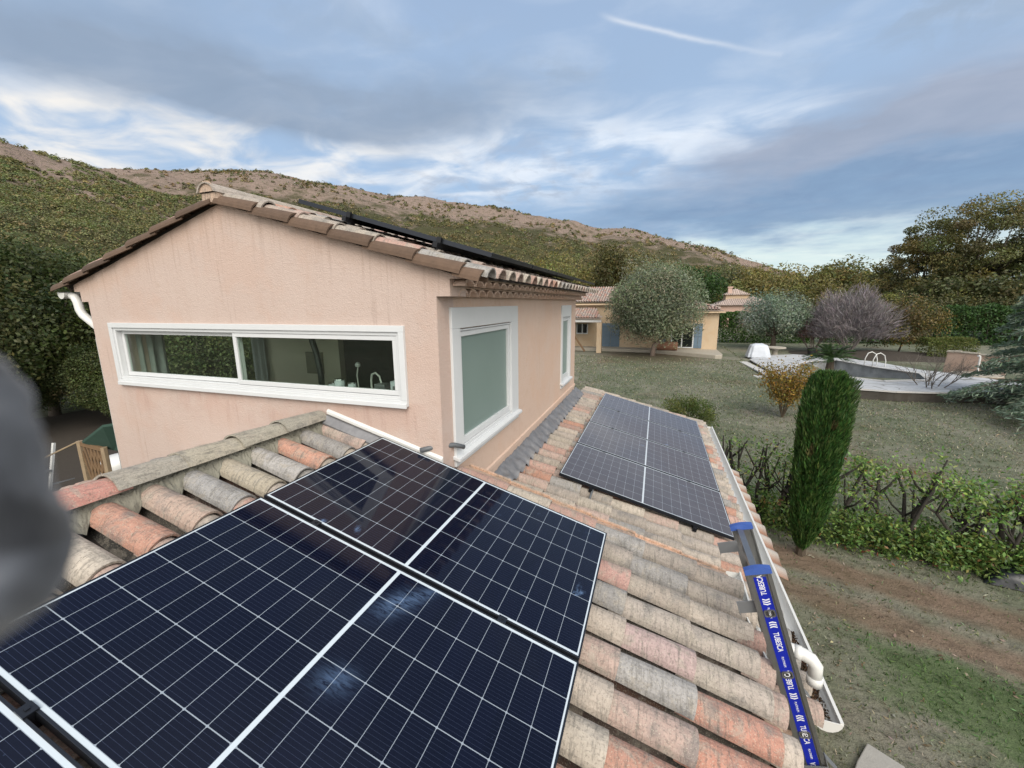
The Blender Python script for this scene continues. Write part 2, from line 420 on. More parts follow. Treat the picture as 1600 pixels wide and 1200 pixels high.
simple('terracotta', (0.243, 0.122, 0.076), .8); simple('stone', (0.319, 0.289, 0.236), .85, var=.25, scale=6, bump=.5, bscale=20)
simple('concrete', (0.274, 0.266, 0.243), .85, var=.2, scale=10, bump=.4, bscale=60); simple('soil_dark', (0.0342, 0.0266, 0.019), .95, var=.4, scale=14, bump=.6)
simple('chrome', (0.532, 0.532, 0.532), .15, 1.0); simple('dirty_tile', (.27, .28, .28), .5, var=.9, scale=1.3); simple('beige_paint', (0.395, 0.304, 0.213), .7, var=.12)
simple('dark_glass', (0.00912, 0.0114, 0.0122), .06); simple('roof_board', (0.0456, 0.038, 0.0342), .9)

def build_glass(name, tint, ior=1.45):
    t, b, out = new_mat(name)
    t.t.nodes.remove(b)
    tr = t.n('ShaderNodeBsdfTransparent'); tr.inputs[0].default_value = (*tint, 1)
    gl = t.n('ShaderNodeBsdfGlossy'); gl.inputs['Roughness'].default_value = .01
    lw = t.n('ShaderNodeLayerWeight'); lw.inputs[0].default_value = .5
    fr = t.add(.04, t.mul(t.m('POWER', lw.outputs[1], 5.0), .9))           # reflectance of a thin pane, the same from both sides
    mx = t.n('ShaderNodeMixShader'); t.set(mx.inputs[0], fr)
    t.t.links.new(tr.outputs[0], mx.inputs[1]); t.t.links.new(gl.outputs[0], mx.inputs[2]); t.t.links.new(mx.outputs[0], out.inputs[0])
build_glass('window_glass', (.86, .92, .88))
def build_frosted():
    t, b, out = new_mat('frosted_glass')
    co = t.n('ShaderNodeTexCoord').outputs['Object']
    t.set(b.inputs['Base Color'], t.mix(t.noise(co, 1.2, 3, .5), (.15, .21, .19), (.20, .26, .24)))
    b.inputs['Roughness'].default_value = .32
build_frosted()

PL, PW = 1.9618, 1.134
W1, W2, W3 = (1.09, .95, .11, .055, 1.1), (1.10, .52, .07, .05, .4), (1.17, 1.06, .08, .03, 1.1)   # smears on the middle panel
def build_cells():
    t, b, out = new_mat('solar_cells')
    co = t.n('ShaderNodeTexCoord').outputs['Object']
    x, y, z = t.xyz(co)
    mg, mid = .022, .009
    half = PL/2-mid-.016
    xh = t.sub(t.m('ABSOLUTE', t.sub(x, PL/2)), mid)               # distance from the middle strip
    cx, cw = half/9, (PW-2*mg)/6
    yy = t.sub(y, mg)
    fx = t.sub(t.m('ABSOLUTE', t.sub(t.m('FLOORED_MODULO', xh, cx), cx/2)), 0.0)      # 0 at cell centre, cx/2 at border
    fy = t.m('ABSOLUTE', t.sub(t.m('FLOORED_MODULO', yy, cw), cw/2))
    ex = t.sub(cx/2, fx); ey = t.sub(cw/2, fy)                       # distance to the cell border
    gap = t.m('MAXIMUM', t.m('LESS_THAN', ex, .0011), t.m('LESS_THAN', ey, .0017))
    gap = t.m('MAXIMUM', gap, t.m('LESS_THAN', t.add(ex, ey), .0065))
    border = t.m('MAXIMUM', t.m('LESS_THAN', xh, 0.0), t.m('GREATER_THAN', xh, half))
    border = t.m('MAXIMUM', border, t.m('MAXIMUM', t.m('LESS_THAN', yy, 0.0), t.m('GREATER_THAN', yy, PW-2*mg)))
    bp = cw/11
    bb = t.m('ABSOLUTE', t.sub(t.m('FLOORED_MODULO', t.add(yy, bp/2), bp), bp/2))
    bus = t.m('LESS_THAN', bb, .00055)
    oi = t.n('ShaderNodeObjectInfo').outputs['Random']
    cid = t.comb(t.m('FLOOR', t.mul(x, 1/cx)), t.m('FLOOR', t.mul(yy, 1/cw)), t.mul(oi, 37.0))
    wn = t.n('ShaderNodeTexWhiteNoise'); t.set(wn.inputs['Vector'], cid)
    cell = t.mix(wn.outputs[0], (.0012, .0015, .007), (.0018, .0023, .010))
    c = t.mix(bus, cell, (.021, .027, .050))
    c = t.mix(gap, c, (.26, .30, .34)); c = t.mix(border, c, (.48, .54, .58))
    # dust and wiped smears lying on the glass
    off = t.v('ADD', co, t.comb(t.mul(oi, 23.0), t.mul(oi, 11.0), 0.0))
    n1 = t.noise(off, 2.3, 3, .5); n2 = t.noise(t.v('MULTIPLY', off, (3.0, 1.0, 1.0)), 14, 5, .65, 1.2)
    n4 = t.noise(t.v('ADD', off, (3.3, 7.7, 0)), 5.5, 3, .5)
    smear = t.mul(t.mul(t.step(n4, .67, .77), t.step(n2, .36, .66)), .45)
    dust = t.add(.002, t.mul(t.noise(off, 40, 5, .7), .010))
    spots = t.mul(t.step(t.noise(off, 55, 2, .5), .72, .78), .05)
    oc = t.xyz(t.n('ShaderNodeObjectInfo').outputs['Color'])
    def wipe(x0, y0, sx, sy, rot):
        ca, sa = math.cos(rot), math.sin(rot); dx_, dy_ = t.sub(x, x0), t.sub(y, y0)
        u_ = t.mul(t.add(t.mul(dx_, ca), t.mul(dy_, sa)), 1/sx); v_ = t.mul(t.sub(t.mul(dy_, ca), t.mul(dx_, sa)), 1/sy)
        return t.m('EXPONENT', t.mul(t.add(t.mul(u_, u_), t.mul(v_, v_)), -1.0))
    st_ = t.noise(t.v('MULTIPLY', co, (2.0, 9.0, 1.0)), 7, 5, .6, 1.0)
    wp = t.add(t.mul(wipe(*W1), 1.0), t.add(t.mul(wipe(*W2), .8), t.mul(wipe(*W3), .6)))
    smear = t.add(t.mul(smear, t.sub(1.0, oc[1])), t.mul(t.mul(t.mul(wp, t.step(st_, .30, .62)), oc[1]), .26))
    k = t.m('MINIMUM', t.add(t.add(smear, dust), spots), .5)
    c = t.mix(k, c, (.22, .36, .62))
    film = t.mul(t.xyz(t.n('ShaderNodeObjectInfo').outputs['Color'])[0], t.add(.75, t.mul(t.noise(off, 6, 5, .65), .5)))      # film of dust with painted-in sky reflection on the panels of the lower roof
    c = t.mix(film, c, (.40, .365, .365))
    t.set(b.inputs['Base Color'], c)
    t.set(b.inputs['Roughness'], t.add(.055, t.mul(k, .5)))
    b.inputs['IOR'].default_value = 1.45
    b.inputs['Specular IOR Level'].default_value = .34
    b.inputs['Sheen Weight'].default_value = .55; b.inputs['Sheen Roughness'].default_value = .22; b.inputs['Sheen Tint'].default_value = (.8, .76, .76, 1)
build_cells()
# ---------------------------------------------------------------- ground and hills
def build_ground_mat():
    t, b, out = new_mat('ground')
    co = t.n('ShaderNodeNewGeometry').outputs['Position']
    x, y, z = t.xyz(co)
    n1 = t.noise(co, .22, 5, .6); n2 = t.noise(co, 1.1, 6, .65); n3 = t.noise(co, 9, 5, .7); n4 = t.noise(co, 38, 4, .7)
    dry = t.mix(n3, (.125, .126, .098), (.265, .26, .215))
    green = t.mix(n3, (.085, .105, .068), (.17, .19, .125))
    dirt = t.mix(n3, (.12, .082, .06), (.23, .165, .122))
    c = t.mix(t.mul(t.step(n2, .40, .64), .65), dry, green)
    # worn earth along the hedge (two wheel tracks) and bare patches
    wob = t.mul(t.sub(n2, .5), .9)
    dline = t.add(t.add(y, t.mul(x, .33)), t.add(wob, -8.35))
    tr = t.m('MAXIMUM', t.sub(1.0, t.step(t.m('ABSOLUTE', t.add(dline, -1.15)), .15, .65)), t.mul(t.sub(1.0, t.step(t.m('ABSOLUTE', dline), .10, .55)), .95))
    near = t.sub(1.0, t.step(y, 10.5, 13.0))
    c = t.mix(t.mul(t.mul(tr, near), .85), c, dirt)
    gr = t.mul(t.mul(t.sub(1.0, t.step(t.m('ABSOLUTE', t.add(dline, t.add(1.15, wob))), .35, .95)), near), t.step(t.add(x, wob), 2.6, 3.6))
    c = t.mix(t.mul(gr, .8), c, t.mix(n3, (.045, .085, .028), (.095, .15, .055)))
    ox, oy = t.sub(x, -.2), t.sub(y, 34.6)
    rad_ = t.add(t.m('SQRT', t.add(t.mul(ox, ox), t.mul(oy, oy))), t.mul(t.sub(n2, .5), 4.0))
    c = t.mix(t.mul(t.sub(1.0, t.step(rad_, 2.2, 5.5)), .75), c, t.mix(n3, (.085, .06, .043), (.17, .125, .09)))
    c = t.mix(t.mul(t.step(n1, .54, .68), .6), c, dirt)
    c = t.v('MULTIPLY', c, t.mix(t.step(t.noise(t.v('ADD', co, (40, 9, 0)), .16, 4, .6), .35, .65), (.72, .80, .68), (1.12, 1.08, 1.05)))
    n5 = t.noise(t.v('MULTIPLY', co, (1.0, 1.6, 1.0)), 2.6, 7, .72); n6 = t.noise(co, .75, 6, .7)
    c = t.mix(t.mul(t.step(n5, .46, .66), .55), c, t.v('SCALE', c, .45))
    c = t.mix(t.mul(t.step(n6, .50, .68), .5), c, t.v('MULTIPLY', c, (.55, .60, .50)))
    c = t.mix(t.mul(t.step(n5, .30, .42), -.35), c, (.34, .30, .22))
    c = t.mix(t.mul(t.step(n4, .50, .66), .6), c, t.v('SCALE', c, .40))
    c = t.mix(t.mul(t.step(t.noise(co, 60, 3, .6), .66, .74), .35), c, (.24, .21, .15))
    t.set(b.inputs['Base Color'], c); b.inputs['Roughness'].default_value = .95; b.inputs['Specular IOR Level'].default_value = .15
    bn = t.n('ShaderNodeBump'); bn.inputs['Strength'].default_value = .8; bn.inputs['Distance'].default_value = .04
    t.set(bn.inputs['Height'], t.add(n4, n3)); t.set(b.inputs['Normal'], bn.outputs[0])
build_ground_mat()
def build_ground():
    xs = np.concatenate([[-3500, -1500, -600, -250, -100], np.linspace(-60, 70, 66), [110, 250, 600, 1500, 3500]])
    ys = np.concatenate([[-3500, -1200, -400, -120], np.linspace(-30, 90, 81), [130, 300, 700, 1600, 3500]])
    X, Y = np.meshgrid(xs, ys); Z = ground_z(X, Y)
    nx, ny = len(xs), len(ys)
    px0, px1, py0, py1 = POOL_CUT
    V = np.stack([X, Y, Z], -1).reshape(-1, 3)
    i, j = np.meshgrid(np.arange(nx-1), np.arange(ny-1)); a = (j*nx+i).ravel()
    F = np.stack([a, a+1, a+nx+1, a+nx], 1)
    cx = V[F, 0]; cy = V[F, 1]
    keep = ~((cx.min(1) >= px0) & (cx.max(1) <= px1) & (cy.min(1) >= py0) & (cy.max(1) <= py1))
    o = link_mesh(make_mesh('ground', V, F[keep], smooth=True), 'ground', None, M['ground'])
    tag(o, kind='structure')
POOL_CUT = (9.9, 14.1, 28.4, 34.6)
build_ground()

def build_hill_mat():
    t, b, out = new_mat('hillside')
    a = attr(t).outputs['Color']; co = t.n('ShaderNodeTexCoord').outputs['Object']
    tt = t.xyz(a)[0]
    n = t.noise(co, .035, 8, .65); n2 = t.noise(co, .16, 6, .7); n3 = t.noise(co, .6, 4, .7)
    rock = t.mix(n2, (.135, .10, .083), (.32, .245, .20))
    rock = t.mix(t.mul(t.step(n3, .56, .7), .55), rock, (.33, .28, .235))
    scrub = t.mix(n2, (.030, .032, .015), (.085, .080, .038))
    k = t.step(t.add(tt, t.mul(t.sub(n, .5), .9)), .50, .72)
    c = t.mix(t.mul(k, t.sub(1.0, t.mul(t.step(n2, .50, .60), .55))), scrub, rock)
    t.set(b.inputs['Base Color'], c); b.inputs['Roughness'].default_value = .95; b.inputs['Specular IOR Level'].default_value = .1
    bn = t.n('ShaderNodeBump'); bn.inputs['Strength'].default_value = .9; bn.inputs['Distance'].default_value = 2.5
    t.set(bn.inputs['Height'], t.add(n2, t.mul(n3, .4))); t.set(b.inputs['Normal'], bn.outputs[0])
build_hill_mat()
MAIN = [(-130, 8), (-90, 11.5), (-67.5, 11.5), (-62, 12.4), (-57.2, 13.4), (-53, 13.95), (-48.8, 14.5), (-45.7, 14.3), (-42.4, 13.95), (-38.8, 13.85), (-35.1, 13.45), (-31.2, 13.0), (-27.2, 12.5), (-21.5, 12.2), (-19, 11.75), (-16.5, 11.2), (-10.6, 10.25), (-7.4, 9.25), (-3.8, 9.0), (.5, 7.7), (5, 6.25), (9.2, 4.8), (12.5, 3.6), (17.9, 2.0), (27, .8), (50, .3)]
SPUR = [(-130, 12), (-90, 14.3), (-75, 14.0), (-67.5, 13.65), (-65.5, 13.1), (-63.6, 12.9), (-62, 12.6), (-59.4, 11.8), (-57.5, 11.2), (-53.4, 10.2), (-48.4, 7.0), (-42, 3.2), (-36, .4), (-30, 0)]
def fbm(P, s, oct=4):
    return np.array([mnoise.fractal(Vector(p)*s, 1.0, 2.0, oct) for p in P])
class Hill:
    def __init__(s, prof, r0, r1, az0, az1, seed):
        s.p = np.array(prof, float); s.r0, s.r1, s.az0, s.az1, s.seed = r0, r1, az0, az1, seed
    def height(s, az, t, nz):
        crest = s.r1*np.tan(np.radians(np.interp(az, s.p[:, 0], s.p[:, 1])))+H
        sh = np.where(t < 1, .82*t**1.15+.18*t*t*(3-2*t), 1-(t-1)*1.6)
        k = np.clip(t*3, 0, 1)*np.clip(crest/60, 0, 1)
        return -1.0+(crest+1.0)*sh+nz*np.where(t > .93, 4.0, 9.0)*k
    def pos(s, az, t):
        r = s.r0+(s.r1-s.r0)*t; a = np.radians(az)
        x, y = r*np.sin(a), r*np.cos(a)
        nz = fbm(np.stack([x, y, np.full_like(x, s.seed)], 1), .011, 5)
        return np.stack([x, y, s.height(az, t, nz)], 1)
    def mesh(s, name, na, nt):
        A, T = np.meshgrid(np.linspace(s.az0, s.az1, na), np.concatenate([np.linspace(0, 1.0, nt), [1.08, 1.25, 1.5]]))
        V = s.pos(A.ravel(), T.ravel()); nr = nt+3
        i, j = np.meshgrid(np.arange(na-1), np.arange(nr-1)); a = (j*na+i).ravel()
        F = np.stack([a, a+1, a+na+1, a+na], 1)
        c = np.ones((len(V), 4)); c[:, :3] = T.ravel()[:, None]
        o = link_mesh(make_mesh(name, V, F, c, True), name, None, M['hillside'])
        tag(o, kind='structure'); return o
main_hill = Hill(MAIN, 130, 720, -120, 50, 3.3); spur_hill = Hill(SPUR, 110, 480, -125, -31, 8.1)
main_hill.mesh('hills', 300, 46); spur_hill.mesh('hills', 170, 34)

def hill_forest(hill, n, az0, az1, seed, dense, pal, name, label, leafn=12, size=2.0, rad=2.6, tpow=.8, tmax=1.0, cat='forest', base_r=1.3):
    rng = np.random.default_rng(seed)
    az = rng.uniform(az0, az1, n); t = rng.random(n)**tpow*tmax
    P = hill.pos(az, t)
    dens = fbm(P, .02, 3)
    keep = rng.random(n) < np.clip(dense(t)+dens*.55, .015, 1)
    P, t, az = P[keep], t[keep], az[keep]; n = len(P)
    dist = np.hypot(P[:, 0], P[:, 1]); r = (base_r+rad*dist/450)*rng.uniform(.55, 1.35, n)*np.where(t > .55, .55, 1.0)
    base = palette(n, pal, rng, .22)
    idx = np.repeat(np.arange(n), leafn)
    q = ball(len(idx), rng, .5); q[:, 2] = np.abs(q[:, 2])*1.15-.1
    pts = P[idx]+q*r[idx][:, None]
    cols = np.clip(base[idx]*(1+rng.normal(size=(len(idx), 1))*.10), .005, .5)
    nq = q/(np.linalg.norm(q, axis=1, keepdims=True)+1e-6)+np.array([0, 0, .55]); nq /= np.linalg.norm(nq, axis=1, keepdims=True)
    o = leaves(name, pts, (.16+size*dist[idx]/450)*rng.uniform(.6, 1.3, len(idx)), .75, cols, rng, M['leaf'], nrm=nq, nk=.80)
    tag(o, label, cat, kind='stuff')
FOREST = [(.165, .15, .062), (.13, .132, .053), (.19, .158, .068), (.10, .112, .046), (.205, .165, .08)]
hill_forest(main_hill, 26000, -70, 24, 11, lambda t: np.where(t < .42, .72, np.where(t < .62, .26, .02)), FOREST,
            'hillside_forest', 'olive and rust coloured scrub forest covering the rocky hill behind the house', 32, 1.2, 2.7, .70)
hill_forest(spur_hill, 19000, -82, -40, 12, lambda t: np.where(t < .70, .80, np.where(t < .8, .4, .12)), [(.195, .19, .08), (.15, .165, .068), (.22, .19, .085), (.125, .145, .058)],
            'hillside_forest', 'green and ochre woodland on the near slope at the left of the gable', 36, 1.05, 2.7, .62)

hill_forest(main_hill, 16000, -70, 22, 13, lambda t: np.where(t < .46, .0, .42), [(.30, .25, .21), (.36, .31, .265), (.24, .19, .155), (.33, .26, .21)],
            'limestone_outcrops', 'pale limestone outcrops strewn over the bare upper slopes of the hill', 6, .85, .9, .45, cat='rocks', base_r=.2)
# ---------------------------------------------------------------- roof tiles
TILE_COLS = [((.36, .31, .262), 3.6), ((.315, .275, .24), 2.6), ((.37, .275, .235), 3.0), ((.37, .20, .145), 1.3), ((.265, .255, .245), 2.2), ((.385, .34, .285), 2.0), ((.37, .235, .195), 2.2)]
def tile_col(rng, red=1.0):
    w = np.array([q[1]*(red if q[0][1] < .27 else 1) for q in TILE_COLS]); c = np.array(TILE_COLS[rng.choice(len(w), p=w/w.sum())][0])
    c = c*(1+rng.normal()*.09)
    return (*np.clip(c, .03, .7), rng.random())
def put_tile(mb, O, ex, ey, en, L, r1, r2, th, col, seg=8, up=True, half=82):
    """half-round tile; O upper end on the roof plane, ex down the slope"""
    O = np.array(O, float); sgn = 1 if up else -1
    c0 = math.cos(R(half))
    def ring(s_, r):
        return [O+ex*s_+ey*(r*math.sin(q))+en*(sgn*(r*math.cos(q)-r*c0)) for q in np.linspace(-R(half), R(half), seg+1)]
    a0, a1, b0, b1 = ring(0, r1), ring(L, r2), ring(0, r1-th), ring(L, r2-th)
    am = ring(L*.5, (r1+r2)/2*1.012)
    mb.face_grid([a0, am, a1], col, flip=not up); mb.face_grid([b1, b0], col, flip=not up)
    mb.face_grid([a1, b1], col); mb.face_grid([b0, a0], col)
    mb.face_grid([[a0[0], a1[0]], [b0[0], b1[0]]], col); mb.face_grid([[a0[-1], a1[-1]], [b0[-1], b1[-1]]], col)
def tile_field(mb, O, ex, ey, en, length, t0, t1, rng, pitch=.228, expo=.39, seg=9, r1=.081, r2=.0925, phase=0.0, red=1.0, channels=True, lift=0.0, skip_first=False, pick={}, chan_short=0.0):
    """rows along ey between t0 and t1, starting at O (upper edge, under-tile plane)"""
    ns = int(math.ceil(length/expo)); rows = int(math.floor((t1-t0)/pitch+1e-6))+1
    for k in range(rows):
        ty = t0+k*pitch+phase
        js = rng.normal()*.02
        for i in range(ns):
            s_ = i*expo+js; Lt = min(expo+.085, length-s_+.02)
            if Lt < .12: continue
            jy = rng.normal()*.004; jr = rng.normal()*.008
            e2 = ex+ey*jr; e2 = e2/np.linalg.norm(e2)
            tilt = .014                                     # each tile rides on the one below
            e3 = e2+en*(tilt/expo); e3 /= np.linalg.norm(e3)
            n3 = np.cross(e3, ey); n3 *= np.sign(np.dot(n3, en))
            if not (skip_first and k == 0): put_tile(mb, O+ex*max(s_, 0)+ey*(ty+jy)+en*(.045+lift+rng.normal()*.002), e3, ey, n3, Lt, r1, r2*(1+rng.normal()*.02), .013, (*pick[(k, i)], rng.random()) if (k, i) in pick else tile_col(rng, red), seg)
            if i == ns-1: Lt = max(.05, Lt-chan_short)
            if channels and k < rows-1:
                put_tile(mb, O+ex*max(s_-.1, 0)+ey*(ty+pitch/2)+en*(.012+rng.normal()*.002), e3, ey, n3, Lt, r2*1.12, r1*1.12, .013, tuple(q*.24 for q in tile_col(rng, red*.7)[:3])+(rng.random(),), seg, up=False)  # channel tiles darkened, painting in the shade of the gaps between covers
ZUP = np.array([0, 0, H])
def axes(a, side=1):
    return np.array([side*math.cos(a), 0, -math.sin(a)]), np.array([0, 1.0, 0]), np.array([side*math.sin(a), 0, math.cos(a)])

YG, XC, XL, YF = 2.853, -1.597, -5.915, 8.65
APX, APZ = -3.741, 5.80
A1, A2 = .2795, .2502
P1 = np.array([-2.1407, 2.8004, -1.1009])+ZUP        # corner of the front array
P2 = np.array([-.9867, 9.1447, -1.9718])+ZUP         # corner of the lower array
E1, EY, N1 = axes(A1); E2, _, N2 = axes(A2)

house = thing('house', 'pink stuccoed gabled house with clay tile roofs, nearest building in the photo', 'house', (-3.7, 5.0, 0))

def build_house_walls():
    # --- gable wall round the long window, as a sheet with real thickness
    w = MB(); th = .28
    wx0, wx1, wz0, wz1 = -5.56, -1.945, 4.12, 4.69
    def slab(pts):                                       # pts (x, z) outline in the gable plane
        w.prism([(x, YG, z) for x, z in pts], (0, th, 0))
    slab([(XL, -.3), (wx0, -.3), (wx0, 5.12), (XL, 5.12)])
    slab([(wx0, -.3), (wx1, -.3), (wx1, wz0), (wx0, wz0)])
    sl = (APZ-5.10)/(APX+1.385)                          # right slope
    zr = lambda x: APZ+(x-APX)*sl
    zl = lambda x: APZ-(APX-x)*.278
    slab([(wx0, wz1), (wx1, wz1), (wx1, zr(wx1)), (APX, APZ), (wx0, zl(wx0))])
    slab([(wx1, -.3), (XC, -.3), (XC, 4.958), (XC+.118, 4.958), (XC+.118, 5.086), (XC+.215, 5.086), (XC+.215, zr(XC+.215)), (wx1, zr(wx1))])
    slab([(wx0, 5.12), (wx0, zl(wx0)), (-6.13, 5.142), (-6.13, 5.07), (-6.03, 5.07), (-6.03, 4.96), (XL, 4.96), (XL, 5.12)][::-1])
    o = w.build('gable_wall', M['pink_stucco'], house)
    # --- side wall with two window openings
    w = MB()
    def strip(y0, y1, z0, z1): w.box(XC-th, XC, y0, y1, z0, z1)
    y = [YG+th, 3.20, 4.535, 7.36, 8.02, YF]
    strip(y[0], y[1], -.3, 5.0); strip(y[1], y[2], -.3, 3.64); strip(y[1], y[2], 4.69, 5.0)
    strip(y[2], y[3], -.3, 5.0); strip(y[3], y[4], -.3, 3.50); strip(y[3], y[4], 4.66, 5.0); strip(y[4], y[5], -.3, 5.0)
    w.build('side_wall', M['peach_stucco'], house)
    # --- far side, back, inner room
    w = MB()
    w.box(XL, XL+th, YG+th, 3.34, -.3, 5.1); w.box(XL, XL+th, 4.75, YF-th-.01, -.3, 5.1)
    w.box(XL, XL+th, 3.34, 4.75, -.3, 3.3); w.box(XL, XL+th, 3.34, 4.75, 5.04, 5.1)
    w.prism([(x, YF-.002, z) for x, z in [(XL+.004, -.3), (XC-th-.003, -.3), (XC-th-.003, 5.05), (APX, 5.70), (XL+.004, 5.03)]], (0, -th, 0))
    w.build('back_wall', M['pink_stucco'], house)
    w = MB()
    w.box(XL+.3, XC-.3, 4.52, 4.58, 2.9, 5.05); w.box(-3.95, -3.02, 4.49, 4.519, 2.9, 4.98, mid=1)
    w.box(XL+.29, XC-.29, YG+.29, 4.60, 2.85, 2.9); w.box(XL+.29, XC-.29, YG+.29, 4.60, 5.06, 5.1)
    w.box(-4.12, -3.955, 4.40, 4.519, 2.9, 5.05)
    w.box(-4.3, -2.0, YG+.30, YG+.72, 3.98, 4.03)
    w.build('room', [M['inside_wall'], M['inside_dark']], house)
    # --- long sliding window
    fr = MB()
    x0, x1, z0, z1 = -5.609, -1.894, 4.071, 4.735
    def ring(x0, x1, z0, z1, b, y0, y1, bt=None):
        bt = bt or b
        fr.box(x0, x1, y0, y1, z1-bt, z1); fr.box(x0, x1, y0, y1, z0, z0+b)
        fr.box(x0, x0+b, y0, y1, z0+b, z1-bt); fr.box(x1-b, x1, y0, y1, z0+b, z1-bt)
    ring(x0, x1, z0, z1, .052, YG-.028, YG+.04)
    ring(x0+.052, x1-.052, z0+.052, z1-.052, .030, YG-.012, YG+.06)
    win = fr.build('sliding_window', M['white_frame'], house, bevel=.003); win['label'] = 'long white sliding window in the gable wall'
    for (a, b, yy) in ((-5.525, -3.765, YG+.052), (-3.80, -1.978, YG+.012)):
        s_ = MB(); fr = s_
        ring(a, b, z0+.086, z1-.084, .040, yy-.016, yy+.016, .038)
        sash = s_.build('sash', M['white_frame'], win, bevel=.003)
        g = MB(); g.box(a+.03, b-.03, yy-.003, yy+.003, z0+.116, z1-.112); g.build('pane', M['window_glass'], win)
    s_ = MB(); s_.box(x0+.02, x1+.0, YG-.045, YG-.029, z0-.012, z0+.028); s_.build('sill', M['white_frame'], win, bevel=.004)
    # --- the two frosted windows of the side wall
    for (ya, yb, zt, zb, ga, gb, gt, gb2, lab) in ((3.0486, 4.7766, 4.873, 3.50, 3.2243, 4.5116, 4.666, 3.680, 'large frosted window by the corner'), (7.2585, 8.1035, 4.859, 3.36, 7.385, 7.99, 4.62, 3.54, 'narrow frosted window at the far end')):
        s_ = MB(); xo = XC+.022
        s_.box(XC-.02, xo, ya, yb, gt+.03, zt); s_.box(XC-.02, xo, ya, ga-.02, zb, gt+.03); s_.box(XC-.02, xo, gb+.02, yb, zb, gt+.03)
        s_.box(XC-.02, xo, ga-.02, gb+.02, zb, gb2-.065)
        win = s_.build('side_window', M['white_frame'], house, bevel=.004); win['label'] = lab
        s_ = MB(); xi = XC-.022
        s_.box(XC-.28, XC+.012, ga-.022, ga-.006, gb2-.04, gt+.02); s_.box(XC-.28, XC+.012, gb+.006, gb+.021, gb2-.04, gt+.02)
        s_.box(XC-.28, XC+.012, ga-.006, gb+.006, gt+.005, gt+.019); s_.box(XC-.26, XC+.008, ga-.006, gb+.006, gb2-.11, gb2-.033)
        s_.box(xi-.03, xi+.02, ga-.004, gb+.004, gt-.045, gt); s_.box(xi-.03, xi+.02, ga-.004, gb+.004, gb2-.03, gb2+.03)
        s_.box(xi-.03, xi+.02, ga-.004, ga+.04, gb2+.03, gt-.045); s_.box(xi-.03, xi+.02, gb-.04, gb+.004, gb2+.03, gt-.045)
        s_.build('frame', M['white_frame'], win, bevel=.003)
        s_ = MB(); s_.box(xi-.01, xi-.004, ga-.01, gb+.01, gb2-.01, gt+.01); s_.build('pane', M['frosted_glass'], win)
        s_ = MB(); s_.prism([(XC-.05, ya-.02, gb2-.062), (XC+.065, ya-.02, gb2-.092), (XC+.065, ya-.02, gb2-.122), (XC-.05, ya-.02, gb2-.098)], (0, yb-ya+.04, 0))
        s_.build('sill', M['white_frame'], win, bevel=.004)
    # --- scalloped tile cornice under the right eave (two rows) and its plain fill
    for row, (zb, zt, xp) in enumerate(((4.957, 5.024, .120), (5.034, 5.090, .222))):
        s_ = MB(); n = 30; p = (YF-YG-.1)/n*1.0
        for k in range(n):
            yc = YG+.14+p*(k+.5)-(p/2 if row else 0); r = p*.47
            if yc-r < YG+.02: continue
            arc = [(yc+r*math.sin(q), zb+(zt-zb)*math.cos(q)) for q in np.linspace(-R(88), R(88), 11)]
            inn = [(yc+(r-.014)*math.sin(q), zb+(zt-zb-.016)*math.cos(q)) for q in np.linspace(-R(88), R(88), 11)]
            xa, xb = XC-.01, XC+xp
            s_.face_grid([[(xa, y_, z_) for y_, z_ in arc], [(xb, y_, z_) for y_, z_ in arc]], flip=True)
            s_.face_grid([[(xb, y_, z_) for y_, z_ in inn], [(xa, y_, z_) for y_, z_ in inn]], flip=True)
            s_.face_grid([[(xb, y_, z_) for y_, z_ in arc], [(xb, y_, z_) for y_, z_ in inn]])
            xf = xb-.055                                   # mortar fill set back inside each tile
            s_.poly([(xf, y_, z_) for y_, z_ in inn])
        s_.box(XC-.01, XC+xp-.006, YG+.282, YF, zt-.002, zt+(.012 if row else .010))
        # spandrels between the tiles
        s_.box(XC-.01, XC+xp-.06, YG+.282, YF, zb+(zt-zb)*.5, zt-.003)
        s_.build('cornice', M['peach_stucco'], house)
    # --- slabs under the tiles
    s_ = MB()
    zr2 = lambda x: 5.10+(x+1.385)*(APZ-5.10)/(APX+1.385)
    s_.prism([(APX, YG+.02, APZ+.005), (-1.385, YG+.02, zr2(-1.385)+.004), (-1.355, YG+.02, zr2(-1.355)+.004), (-1.355, YG+.02, zr2(-1.355)+.02), (APX, YG+.02, APZ+.02)], (0, YF-YG+.1, 0))
    s_.prism([(APX, YG+.02, APZ+.005), (APX, YG+.02, APZ+.04), (-6.25, YG+.02, 5.135), (-6.25, YG+.02, 5.105)], (0, YF-YG+.1, 0))
    s_.build('roof_deck', M['roof_board'], house)

